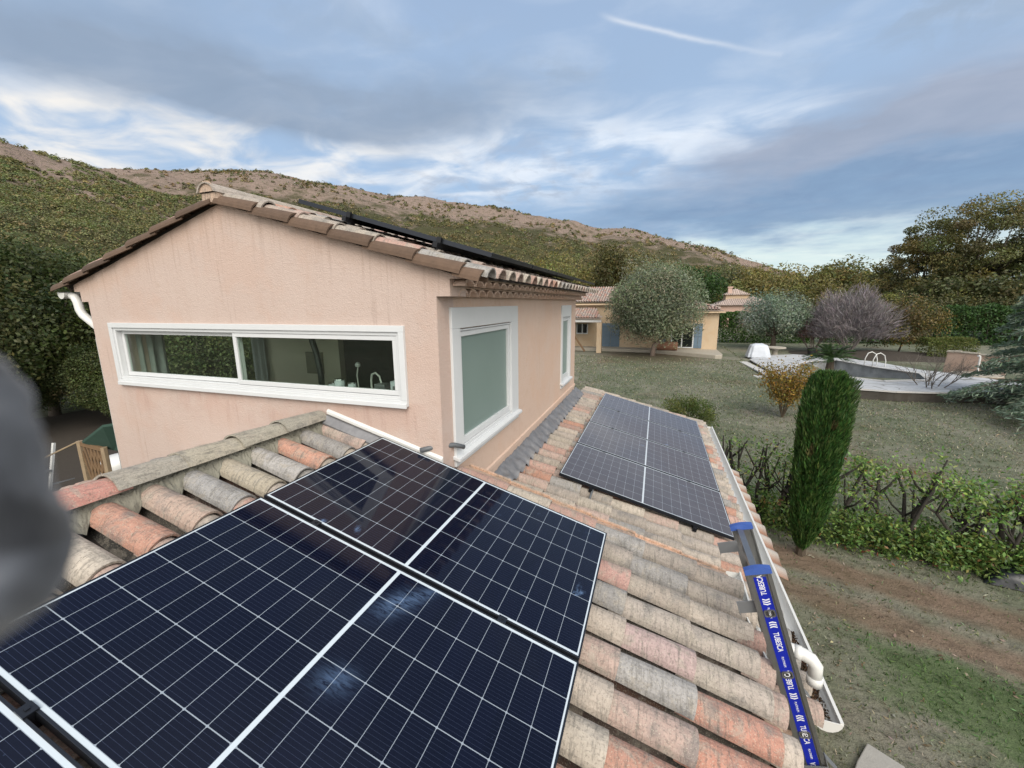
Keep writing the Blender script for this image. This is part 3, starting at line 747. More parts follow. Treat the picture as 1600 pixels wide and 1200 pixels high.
def build_main_roof():
    rng = np.random.default_rng(5)
    aR = math.atan2(APZ-5.10, -1.385-APX); aL = .271
    mb = MB(); e, ey, n = axes(aR); O = np.array([APX+.05, 0, APZ-.020])
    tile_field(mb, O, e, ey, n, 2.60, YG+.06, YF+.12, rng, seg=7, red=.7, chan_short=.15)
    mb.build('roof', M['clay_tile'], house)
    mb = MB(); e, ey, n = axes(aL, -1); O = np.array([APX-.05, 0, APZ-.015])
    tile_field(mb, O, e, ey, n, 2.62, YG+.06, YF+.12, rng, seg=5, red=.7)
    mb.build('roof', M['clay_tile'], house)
    # verge tiles: the dark stained tiles bedded along the gable, seen from below
    mb = MB()
    for side, a, Lmax in ((1, aR, 2.62), (-1, aL, 2.72)):
        e, ey, n = axes(a, side); k = 0; s_ = .0
        while s_ < Lmax-.1:
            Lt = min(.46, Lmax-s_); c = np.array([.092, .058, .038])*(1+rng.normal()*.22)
            O = np.array([APX+side*.02, YG-.02, APZ+.0])+e*s_
            e3 = e+n*.055; e3 /= np.linalg.norm(e3)
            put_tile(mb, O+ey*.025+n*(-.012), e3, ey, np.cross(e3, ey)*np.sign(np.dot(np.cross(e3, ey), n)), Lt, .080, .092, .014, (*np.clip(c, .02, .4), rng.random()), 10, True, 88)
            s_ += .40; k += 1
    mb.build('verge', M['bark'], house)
    mb = MB(); y = YG-.09
    while y < YF+.1:
        put_tile(mb, (APX-.03, y, APZ+.075), np.array([0, 1.0, .012]), np.array([1.0, 0, 0]), np.array([0, 0, 1.0]), .46, .115, .105, .015, tile_col(rng, .6), 8, True, 75)
        y += .40
    mb.box(APX-.12, APX+.07, YG-.06, YF+.05, APZ+.0, APZ+.075, (.45, .33, .25, .3))
    mb.poly([(APX-.03+.098*math.sin(q), YG-.075, APZ+.075+.098*math.cos(q)) for q in np.linspace(-1.5, 1.5, 11)], (.45, .33, .25, .3))
    mb.build('ridge', M['clay_tile'], house)
    # gutter along the left eave with its end cap and swan neck
    mb = MB(); xg, zg = -6.30, 5.06
    q = np.linspace(R(180), R(360), 9)
    for rr, fl in ((.062, False), (.057, True)):
        mb.face_grid([[(xg+rr*math.cos(a_), y_, zg+rr*math.sin(a_)) for a_ in q] for y_ in (YG-.04, YF)], flip=fl)
    mb.poly([(xg+.066*math.cos(a_), YG-.042, zg+.066*math.sin(a_)) for a_ in q])
    mb.box(xg-.068, xg-.056, YG-.04, YF, zg-.012, zg+.012)
    gut = mb.build('gutter', M['white_pvc'], house)
    mb = MB(); yb = YG+.02
    mb.tube([(xg+.07, yb, zg-.03), (xg+.12, yb, zg-.05), (xg+.15, yb, zg-.11), (xg+.16, yb, zg-.19), (xg+.20, yb, zg-.245), (XL-.03, yb+.05, 4.66), (XL-.055, yb+.05, 4.55), (XL-.055, yb+.05, 0)], .043, 10)
    mb.build('downpipe', M['white_pvc'], gut, smooth=True)

def build_front_wing():
    rng = np.random.default_rng(21)
    base1 = P1+N1*(-.085-.127)                             # plane the under-tiles lie on
    RX = -2.83                                           # ridge
    def on1(x, y, off=0.0):                              # point of that plane over (x, y), lifted by off
        s_ = (x-base1[0])/E1[0]; p = base1+E1*s_+N1*off; return np.array([p[0], y, p[2]])
    O = on1(RX+.045, 0); Ls = (.685-(RX+.045))/E1[0]
    mb = MB()
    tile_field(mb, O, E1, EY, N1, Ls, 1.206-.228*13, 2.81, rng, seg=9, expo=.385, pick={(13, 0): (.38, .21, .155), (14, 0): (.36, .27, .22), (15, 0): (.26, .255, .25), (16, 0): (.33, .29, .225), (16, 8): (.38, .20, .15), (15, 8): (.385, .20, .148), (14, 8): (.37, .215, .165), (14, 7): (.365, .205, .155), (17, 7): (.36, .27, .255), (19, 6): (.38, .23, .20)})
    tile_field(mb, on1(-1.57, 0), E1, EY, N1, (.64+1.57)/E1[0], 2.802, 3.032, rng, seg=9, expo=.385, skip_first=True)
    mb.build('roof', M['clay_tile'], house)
    # left slope beyond the ridge
    mb = MB(); eL, _, nL = axes(A1, -1); OL = on1(RX, 0); OL = np.array([RX-.06, 0, OL[2]])
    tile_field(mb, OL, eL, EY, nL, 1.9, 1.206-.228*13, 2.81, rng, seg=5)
    mb.build('roof', M['clay_tile'], house)
    # ridge tiles and the mortar that beds them
    mb = MB(); zr = on1(RX, 0)[2]; k = 0; y = 2.83
    cols = [(.28, .265, .225), (.31, .29, .24), (.33, .30, .24), (.30, .28, .24), (.40, .20, .165), (.30, .275, .235), (.31, .285, .23)]
    while y > -1.9:
        c = cols[k % 7]; L_ = .37
        put_tile(mb, (RX+rng.normal()*.006, y, zr+.128+rng.normal()*.004), np.array([0, -1.0, .03]), np.array([1.0, 0, 0]), np.array([0, 0, 1.0]), L_+.07, .108, .128, .018, (*c, rng.random()), 12, True, 68)
        y -= L_; k += 1
    mb.build('ridge', M['clay_tile'], house)
    mb = MB(); rows = []
    ys = np.arange(-1.9, 2.84, .014)
    for i in range(7):
        row = []
        for y in ys:
            ph = abs(((y-1.206)/.228+.5) % 1-.5)*2            # 0 on a cover tile, 1 over a channel
            reach = .050+.065*ph**1.5+.018*mnoise.noise(Vector((y*9, 0, 3)))
            f_ = i/6; x = RX+.03+reach*f_*1.1
            h = .150*(1-f_)**.8+f_*(.118-.085*ph**1.2)+.020*mnoise.noise(Vector((x*30, y*30, 1)))+.016*mnoise.noise(Vector((x*75, y*75, 1)))
            p = on1(x, y, 0); row.append((x, y, p[2]+h-.02*(1-f_)))
        rows.append(row)
    mb.face_grid(rows, flip=True); mb.face_grid([[(2*RX-p[0], p[1], p[2]) for p in r_] for r_ in rows])
    mb.build('ridge_mortar', M['mortar'], house)
    # verge facing the lower roof: flat overlapping edge tiles
    mb = MB(); s_ = 0.0; Lv = (.60+1.56)/E1[0]
    while s_ < Lv-.1:
        Lt = min(.41, Lv-s_); c = np.array([.50, .33, .235])*(1+rng.normal()*.08)
        e3 = E1+N1*.035; e3 /= np.linalg.norm(e3)
        ax = (e3, (EY*.93-N1*.36), (N1*.93+EY*.36))
        mb.obox(on1(-1.56, 3.17, .055)+E1*(s_+Lt/2), ax, (Lt/2, .085, .010), (*c, rng.random()))
        mb.obox(on1(-1.56, 3.25, -.02)+E1*(s_+Lt/2), ax[:1]+(EY, N1), (Lt/2, .011, .075), (*(c*.95), rng.random()))
        s_ += .375
    mb.build('verge', M['clay_tile'], house)
    # walls and boarding of the wing
    mb = MB()
    z_e = on1(.5, 0)[2]
    mb.box(-5.2, .5, -2.6, -2.35, -.3, z_e-.05); mb.box(.25, .5, -2.35, 3.1, -.3, z_e-.05); mb.box(XC, .25, 2.95, 3.1, -.3, z_e-.05)
    mb.box(-5.2, -4.95, -2.35, YG, -.3, 2.6)
    mb.build('wing_wall', M['peach_stucco'], house)
    mb = MB()
    p0, p1 = on1(RX, 0, -.045), on1(.57, 0, -.045)
    mb.prism([(p0[0], -2.1, p0[2]), (p1[0], -2.1, p1[2]), (p1[0], -2.1, p1[2]-.05), (p0[0], -2.1, p0[2]-.05)], (0, YG+2.1, 0))
    q0 = on1(XC+.01, 0, -.045)
    mb.prism([(q0[0], YG+.001, q0[2]), (p1[0], YG+.001, p1[2]), (p1[0], YG+.001, p1[2]-.05), (q0[0], YG+.001, q0[2]-.05)], (0, .36, 0))
    mb.prism([(p0[0]-.001, -2.1, p0[2]), (p0[0]-2.2, -2.1, p0[2]-.63), (p0[0]-2.2, -2.1, p0[2]-.68), (p0[0]-.001, -2.1, p0[2]-.05)], (0, YG+2.1, 0))
    mb.build('roof_deck', M['roof_board'], house)
    mb = MB(); pe = on1(.66, 0)
    mb.box(.655, .735, -2.2, 2.33, 2.62, 2.715); mb.box(.50, .66, -2.2, 3.1, 2.60, 2.66)
    mb.build('fascia', M['beige_paint'], house, bevel=.004)
    # flashing along the gable wall: pale fillet over dark lead
    mb = MB()
    f0, f1 = np.array([-2.74, YG, 3.985]), np.array([XC, YG, 3.662])
    d = f1-f0
    mb.prism([f0+(0, -.001, .004), f0+(0, -.022, -.012), f0+(0, -.022, -.036), f0+(0, -.001, -.05)], d)
    fl = mb.build('flashing', M['white_pvc'], house)
    mb = MB(); mb.prism([f0+(0, -.012, -.047), f0+(0, -.035, -.05), f0+(0, -.085, -.10), f0+(0, -.085, -.112), f0+(0, -.012, -.10)], d)
    mb.build('lead', M['lead'], fl)
    # short white gutter at the eave and its drain pipe
    mb = MB(); xg, zg = .672, 2.795; q = np.linspace(R(180), R(360), 9)
    for rr, f_ in ((.058, False), (.053, True)):
        mb.face_grid([[(xg+rr*math.cos(a_), y_, zg+rr*math.sin(a_)) for a_ in q] for y_ in (2.39, 3.33)], flip=f_)
    for y_ in (2.388, 3.332): mb.poly([(xg+.062*math.cos(a_), y_, zg+.062*math.sin(a_)) for a_ in q])
    mb.box(xg-.064, xg-.052, 2.39, 3.33, zg-.006, zg+.014); mb.box(xg+.052, xg+.064, 2.39, 3.33, zg-.006, zg+.014)
    gut = mb.build('gutter', M['white_pvc'], house)
    mb = MB(); mb.tube([(.69, 2.95, 2.74), (.75, 2.945, 2.62), (.85, 2.93, 2.58), (1.06, 2.88, 2.565), (1.10, 2.868, 2.552), (1.125, 2.86, 2.52), (1.13, 2.86, 2.42)], .042, 12)
    mb.tube([(1.005, 2.893, 2.567), (1.045, 2.884, 2.566)], .046, 12); mb.tube([(1.13, 2.86, 2.44), (1.13, 2.86, 2.38)], .047, 12)
    mb.build('drain_pipe', M['white_pvc'], gut, smooth=True)

def build_lower_roof():
    rng = np.random.default_rng(33)
    base2 = P2+N2*(-.075-.124)
    def on2(x, y, off=0.0):
        s_ = (x-base2[0])/E2[0]; p = base2+E2*s_+N2*off; return np.array([p[0], y, p[2]])
    mb = MB(); X0, X1 = -1.55, 1.10
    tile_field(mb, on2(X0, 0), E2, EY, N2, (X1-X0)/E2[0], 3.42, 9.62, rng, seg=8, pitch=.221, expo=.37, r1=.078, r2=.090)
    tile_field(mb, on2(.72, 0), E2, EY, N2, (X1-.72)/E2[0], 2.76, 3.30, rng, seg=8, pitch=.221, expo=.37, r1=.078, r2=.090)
    mb.build('lean_to_roof', M['clay_tile'], house)
    mb = MB(); p0, p1 = on2(XC, 0, -.045), on2(1.05, 0, -.045)
    mb.prism([(p0[0], 3.12, p0[2]), (p1[0], 3.12, p1[2]), (p1[0], 3.12, p1[2]-.05), (p0[0], 3.12, p0[2]-.05)], (0, 6.5, 0))
    mb.prism([(.51, 2.70, on2(.51, 0, -.045)[2]), (p1[0], 2.70, p1[2]), (p1[0], 2.70, p1[2]-.05), (.51, 2.70, on2(.51, 0, -.045)[2]-.05)], (0, .418, 0))
    mb.build('roof_deck', M['roof_board'], house)
    mb = MB(); mb.box(.75, 1.0, 2.72, 9.5, -.3, p1[2]-.055); mb.box(XC, .75, 9.25, 9.5, -.3, p1[2]-.055); mb.box(XC, -1.2, YF, 9.25, -.3, p1[2]+.3)
    mb.build('lean_to_wall', M['peach_stucco'], house)
    # crumpled lead apron against the side wall
    mb = MB(); rows = []
    for i in range(9):
        f_ = i/8; row = []
        for y in np.arange(3.2, YF+.25, .03):
            x = XC+.005+f_*.185+.02*mnoise.noise(Vector((y*3, 5, 0)))*f_
            h = .215*(1-f_)+f_*(.12+.022*math.cos((y-3.42)/.221*2*math.pi))
            h += .034*mnoise.noise(Vector((x*12, y*10, 2)))+.020*mnoise.noise(Vector((x*34, y*26, 2)))
            row.append((x, y, on2(x, y, 0)[2]+h))
        rows.append(row)
    mb.face_grid(rows, flip=True)
    fl = mb.build('lead_flashing', M['lead'], house, smooth=True)
    mb = MB(); zb = 3.19; mb.prism([(XC+.001, 3.2, zb+.02), (XC+.022, 3.2, zb+.01), (XC+.022, 3.2, zb-.03), (XC+.001, 3.2, zb-.04)], (0, YF-3.2, 0))
    mb.build('fillet', M['peach_stucco'], fl)
    # long white gutter of the lower eave
    mb = MB(); xg, zg = 1.19, 2.225; q = np.linspace(R(180), R(360), 9); ya, yb = 2.74, 9.55
    for rr, f_ in ((.072, False), (.067, True)):
        mb.face_grid([[(xg+rr*math.cos(a_), y_, zg+rr*math.sin(a_)) for a_ in q] for y_ in (ya, yb)], flip=f_)
    for y_ in (ya-.004, yb): mb.prism([(xg+.082*math.cos(a_), y_, zg+.008+.08*math.sin(a_)) for a_ in q], (0, .006, 0))
    mb.box(xg-.082, xg-.066, ya, yb, zg-.006, zg+.016); mb.box(xg+.064, xg+.084, ya, yb, zg-.006, zg+.018)
    gut = mb.build('gutter', M['white_pvc'], house)
    rg = np.random.default_rng(3); n = 900
    P = np.stack([xg+rg.normal(size=n)*.026, rg.uniform(ya+.02, 3.6, n), np.full(n, zg-.055)+rg.random(n)*.012], 1)
    leaves('leaf_litter', P, .03*rg.uniform(.5, 1.2, n), .6, palette(n, [(.09, .05, .03), (.05, .035, .025), (.13, .08, .05)], rg), rg, M['leaf'], gut)['kind'] = 'stuff'
    # low corrugated rusty sheet seen past the gutter
    mb = MB(); rows = []
    ra = np.random.default_rng(8)
    for x, z in ((1.33, 1.93), (1.56, 1.84)):
        rows.append([(x, y, z+.022*math.sin(y*2*math.pi/.33)) for y in np.arange(4.9, 8.0, .03)])
    b0 = mb.face_grid(rows, flip=True)
    for i, y in enumerate(np.arange(4.9, 8.0, .03)):
        k = .5+.5*math.sin(y*2*math.pi/.33)
        c = np.array([.30, .13, .07])*(1-k)+np.array([.48, .44, .40])*k
        for r_ in (0, 1): mb.c[b0+r_*len(rows[0])+i] = (*c, ra.random())
    return mb
build_house_walls(); build_main_roof(); build_front_wing(); _sheet = build_lower_roof()
_sh = _sheet.build('canopy_sheet', M['clay_tile'], origin=(1.4, 6.4, 1.9), smooth=True)
tag(_sh, 'rusty and white corrugated strip just beyond the long white gutter', 'canopy')
_sm = _sh.modifiers.new('thickness', 'SOLIDIFY'); _sm.thickness = .008
mb = MB(); 
for y in (5.1, 6.4, 7.8):
    mb = MB(); mb.box(1.44, 1.48, y-.02, y+.02, -.05, 1.86); mb.build('post', M['aluminium_dull'], _sh)
# ---------------------------------------------------------------- solar panels
def panel_proto():
    root = thing('solar_panel', 'x', 'solar panel', (0, 0, 0))
    mb = MB(); f = .009; h = .035
    mb.box(0, PL, 0, f, -h, .0016); mb.box(0, PL, PW-f, PW, -h, .0016); mb.box(0, f, f, PW-f, -h, .0016); mb.box(PL-f, PL, f, PW-f, -h, .0016)
    mb.build('frame', M['dark_frame'], root, bevel=.001)
    mb = MB(); mb.box(f, PL-f, f, PW-f, -.006, 0); mb.build('glass', M['solar_cells'], root).color = (0, 0, 0, 1)
    return root
PROTO = panel_proto(); _first = [True]
def place_panel(corner, ex, ey, en, label, group):
    o = PROTO if _first[0] else copy_tree(PROTO); _first[0] = False
    o.matrix_world = Matrix(((ex[0], ey[0], en[0], corner[0]), (ex[1], ey[1], en[1], corner[1]), (ex[2], ey[2], en[2], corner[2]), (0, 0, 0, 1)))
    tag(o, label, 'solar panel', group); return o
gp = .02
G1 = 'solar panels on the front roof'; G2 = 'solar panels on the lower roof'; G3 = 'solar panels on the upper roof'
place_panel(P1-EY*PW, E1, EY, N1, 'dark solar panel closest to the corner of the pink house, reflecting its wall', G1)
_pb = place_panel(P1-EY*(2*PW+gp), E1, EY, N1, 'large blue black solar panel with blue smears filling the bottom centre', G1)
for ch in _pb.children:
    if ch.name.startswith('glass'): ch.color = (0, 1, 0, 1)
place_panel(P1-EY*(3*PW+2*gp), E1, EY, N1, 'solar panel of which only a corner shows at the bottom left edge', G1)
FP = 4.649/4
for k, nm in enumerate(('hindmost grey looking panel of the lower roof, nearest the lawn', 'second panel from the lawn end on the lower roof', 'third panel from the lawn end on the lower roof, with a blue smear', 'nearest panel of the lower roof, its black edge facing the blue ladder')):
    o = place_panel(P2-EY*(k*FP+PW+.004), E2, EY, N2, nm, G2)
    for ch in o.children:
        if ch.name.startswith('glass'): ch.color = (.17, 0, 0, 1)
def rack(name, label, O, ex, ey, en, spots, rails, ylen, loc):
    r = thing(name, label, 'mounting rack', loc)
    for s_ in rails:
        mb = MB(); mb.obox(O+ex*s_-ey*(ylen/2)-en*.056, (ex, ey, en), (.02, ylen/2, .02)); mb.build('rail', M['black_metal'], r)
    for s_, t_ in spots:
        mb = MB(); p = O+ex*s_-ey*t_
        mb.obox(p+en*.0045, (ex, ey, en), (.022, .019, .0035)); mb.obox(p-en*.02, (ex, ey, en), (.02, .008, .022)); mb.obox(p+en*.010, (ex, ey, en), (.006, .006, .003))
        mb.build('clamp', M['dark_frame'], r)
    return r
rails = (.40, PL-.40)
rack('mounting_rack', 'black rails and clamps holding the three front solar panels', P1, E1, EY, N1, [(s_, t_) for s_ in rails for t_ in (PW+.01, 2*PW+gp+.01)], rails, 3*PW+.06, P1)
rack('mounting_rack', 'black rails and clamps holding the four panels of the lower roof', P2, E2, EY, N2, [(s_, k*FP+.0) for s_ in rails for k in (1, 2, 3)], rails, 4.67, P2)
# upper roof: a row seen edge-on along the gable
aR = math.atan2(APZ-5.10, -1.385-APX); ER, _, NR = axes(aR)
PR = np.array([-3.13, 3.15, 5.850])
for k, nm in enumerate(('black edged panel on the upper roof, foremost over the gable verge', 'second black panel along the upper roof', 'middle black panel of the upper roof row', 'fourth black panel along the upper roof', 'farthest black panel at the back end of the upper roof')):
    place_panel(PR+EY*k*(PW+gp), ER, EY, NR, nm, G3)
r3 = rack('mounting_rack', 'black rails and clamps under the upper roof panels', PR+EY*5.78, ER, EY, NR, [(s_, k*(PW+gp)+.02) for s_ in (.58, 1.49) for k in (1, 2, 3, 4)], (.58, 1.49), 5.85, PR)
for s_ in (.58, 1.49):
    mb = MB(); mb.obox(PR+ER*s_-EY*.012-NR*.022, (ER, EY, NR), (.02, .012, .032)); mb.build('clamp', M['black_metal'], r3)
    mb = MB(); mb.obox(PR+ER*s_+EY*.03-NR*.10, (ER, EY, NR), (.018, .03, .04)); mb.build('hook', M['black_metal'], r3)
# ---------------------------------------------------------------- ladder
def text_mesh(s, size, bold=0.0, ext=.0004):
    cu = bpy.data.curves.new('lettering', 'FONT'); cu.body = s; cu.size = size; cu.offset = bold; cu.extrude = ext; cu.align_x = 'CENTER'; cu.align_y = 'CENTER'
    o = bpy.data.objects.new('lettering', cu); COL.objects.link(o)
    bpy.context.view_layer.update()
    dg = bpy.context.evaluated_depsgraph_get(); me = bpy.data.meshes.new_from_object(o.evaluated_get(dg))
    bpy.data.objects.remove(o); bpy.data.curves.remove(cu); return me
def build_ladder():
    yl, yr = 2.33, 2.80
    top = np.array([.592, 0, -1.434+H]); dn = np.array([.38, 0, -1.132]); dn /= np.linalg.norm(dn)
    Lg = (top[2]+.0)/(-dn[2]); sd_ = np.cross(dn, (0, 1.0, 0)); sd_ /= np.linalg.norm(sd_)       # across the stile, in the XZ plane
    if sd_[0] < 0: sd_ = -sd_
    lad = thing('ladder', 'grey aluminium ladder with a blue lettered stile leaning on the eave', 'ladder', (top+dn*Lg)*(1, 0, 1)+np.array([0, (yl+yr)/2, 0]))
    Yv = np.array([0, 1.0, 0])
    w = .060
    def at(s_, y, o=0.0): return np.array([top[0], y, top[2]])+dn*s_+sd_*o
    for y, sgn in ((yl, -1), (yr, 1)):
        mb = MB()
        mb.obox(at(Lg/2, y), (dn, Yv, sd_), (Lg/2, .0025, w))                       # web
        for q in (-1, 1):
            mb.obox(at(Lg/2, y+.004*0, q*(w-.004)), (dn, Yv, sd_), (Lg/2, .013, .0045))
            mb.obox(at(Lg/2, y+sgn*.011, q*(w-.010)), (dn, Yv, sd_), (Lg/2, .0025, .010))
        st = mb.build('stile', M['aluminium'], lad, bevel=.0012)
        mb = MB(); pts = []
        for k in np.linspace(-1, 1, 9): pts.append(at(-.012-.010*(1-k*k), y-.017, k*(w+.006)))
        low = [at(.016, y-.017, k*(w+.006)) for k in np.linspace(1, -1, 3)]
        mb.prism(pts+low, (0, .034, 0)); mb.build('cap', M['blue_plastic'], st)
        mb = MB(); mb.obox(at(Lg-.02, y), (dn, Yv, sd_), (.03, .02, w+.008)); mb.build('foot', M['grey_plastic'], st)
    # rungs pass through the web; the open tube ends show on the near face
    s_ = .256; k = 0
    while s_ < Lg-.2:
        mb = MB(); P = at(s_, 0)
        ring = [(a*.025, b*.019) for a, b in ((-1, -.7), (-.7, -1), (.7, -1), (1, -.7), (1, .7), (.7, 1), (-.7, 1), (-1, .7))]
        o_ = lambda y, q, k_: np.array([P[0], y, P[2]])+sd_*q[0]*k_+dn*q[1]*k_
        rows = [[o_(yl-.007, q, .80) for q in ring], [o_(yl-.010, q, .84) for q in ring], [o_(yl-.010, q, 1.12) for q in ring], [o_(yl-.004, q, 1.12) for q in ring], [o_(yl-.004, q, 1.0) for q in ring], [o_(yr+.006, q, 1.0) for q in ring]]
        mb.face_grid(rows, closed=True)
        rows = [[o_(yl-.0069, q, .80) for q in ring], [o_(yl-.0045, q, .79) for q in ring]]
        mb.face_grid(rows, mid=1, closed=True, flip=True); mb.poly([o_(yl-.0045, q, .79) for q in ring], mid=1)  # dark colour paints the shade inside the tube; the pocket is shallow
        mb.build('rung', [M['aluminium'], M['inside_dark']], lad); s_ += .377; k += 1
    mb = MB(); mb.obox(at(Lg/2+.01, yl-.0034), (dn, Yv, sd_), (Lg/2-.03, .0006, .031))
    strip = mb.build('sticker', M['blue_sticker'], lad)
    Yn = -Yv
    def put(me, c, ux, uy, nm='lettering'):
        un = np.cross(ux, uy)
        o = link_mesh(me, nm, strip, M['white_print'])
        mat = Matrix(((ux[0], uy[0], un[0], c[0]), (ux[1], uy[1], un[1], c[1]), (ux[2], uy[2], un[2], c[2]), (0, 0, 0, 1)))
        me.transform(Matrix.Translation(-Vector(ORG[strip.name])) @ mat); return o
    def emblem(c, ux, uy):
        mb = MB(); un = np.cross(ux, uy)
        for i in range(3):
            o_ = c+ux*(i-1)*.0135
            mb.prism([o_+uy*a+ux*b for a, b in ((-.018, -.005), (0, .001), (.018, -.005), (.018, .002), (0, .008), (-.018, .002))], un*.0006)
        return mb.build('emblem', M['white_print'], strip)
    big = text_mesh('TUBESCA', .039, .0006); small = text_mesh('PLATINIUM', .016, 0)
    big.transform(Matrix.Diagonal((.72, 1, 1, 1))); small.transform(Matrix.Diagonal((.8, 1, 1, 1)))
    for i in range(6):
        b0 = .58*i
        for up, c0, e0, p0_ in ((True, .088, .187, .255), (False, .432, .328, .555)):
            ux = -dn if up else dn; uy = np.cross(Yn, ux)
            put(big.copy(), at(b0+c0, yl-.0043, 0), ux, uy)
            emblem(at(b0+e0, yl-.0043), -ux, uy)
            put(small.copy(), at(b0+p0_, yl-.0043, 0), dn, np.cross(Yn, dn))
    bpy.data.meshes.remove(big); bpy.data.meshes.remove(small)
    # sliding brackets: plates standing off behind the stiles
    for s0, y, wd in ((.225, yl+.015, .095), (.03, yl+.30, .11)):
        mb = MB()
        mb.obox(at(s0, y, -w-wd/2+.006), (dn, Yv, sd_), (.036, .002, wd/2)); mb.obox(at(s0, y-.008, -w-wd+.008), (dn, Yv, sd_), (.036, .009, .002))
        mb.build('guide_bracket', M['aluminium_dull'], lad, bevel=.001)
    for y in (yl, yr):
        mb = MB()
        for q in (-1, 1): mb.obox(at(1.20, y, q*(w+.007)), (dn, Yv, sd_), (.045, .026, .003))
        mb.obox(at(1.20, y+.0-.024 if y == yl else y+.024), (dn, Yv, sd_), (.010, .003, w+.01))
        mb.obox(at(1.19, y, w+.030), (dn*.9+sd_*.44, Yv, sd_*.9-dn*.44), (.05, .02, .003))
        mb.build('catch', M['aluminium_dull'], lad, bevel=.001)
    mb = MB(); mb.bar(at(.02, yl+.02, -.015), at(.02, yr-.02, -.015), .035, .025); mb.build('rung', M['aluminium'], lad)
    mb = MB(); mb.bar((.66, yr-.02, 2.86), (.735, yl+.04, 2.82), .008, .02); mb.build('tie_strip', M['white_pvc'], lad)
build_ladder()

# ---------------------------------------------------------------- cables and clips on the roofs
mb = MB(); mb.tube([(-1.78, 2.80, 3.72), (-1.71, 2.86, 3.73), (-1.64, 2.93, 3.73), (-1.575, 3.01, 3.72), (-1.52, 3.09, 3.68)], [.020, .021, .020, .021, .020], 10)
tag(mb.build('conduit', M['grey_plastic'], origin=(-1.65, 2.9, 3.7), smooth=True), 'short grey conduit looping over the roof at the pink house corner', 'conduit')
p = P2-EY*(4*FP)+E2*.42-N2*.06
mb = MB(); mb.tube([p+EY*.1, p, p-EY*.10-N2*.02, p-EY*.22-N2*.10], .013, 8)
tag(mb.build('conduit', M['grey_plastic'], origin=p, smooth=True), 'thin grey cable hanging from under the lower roof panels', 'conduit')
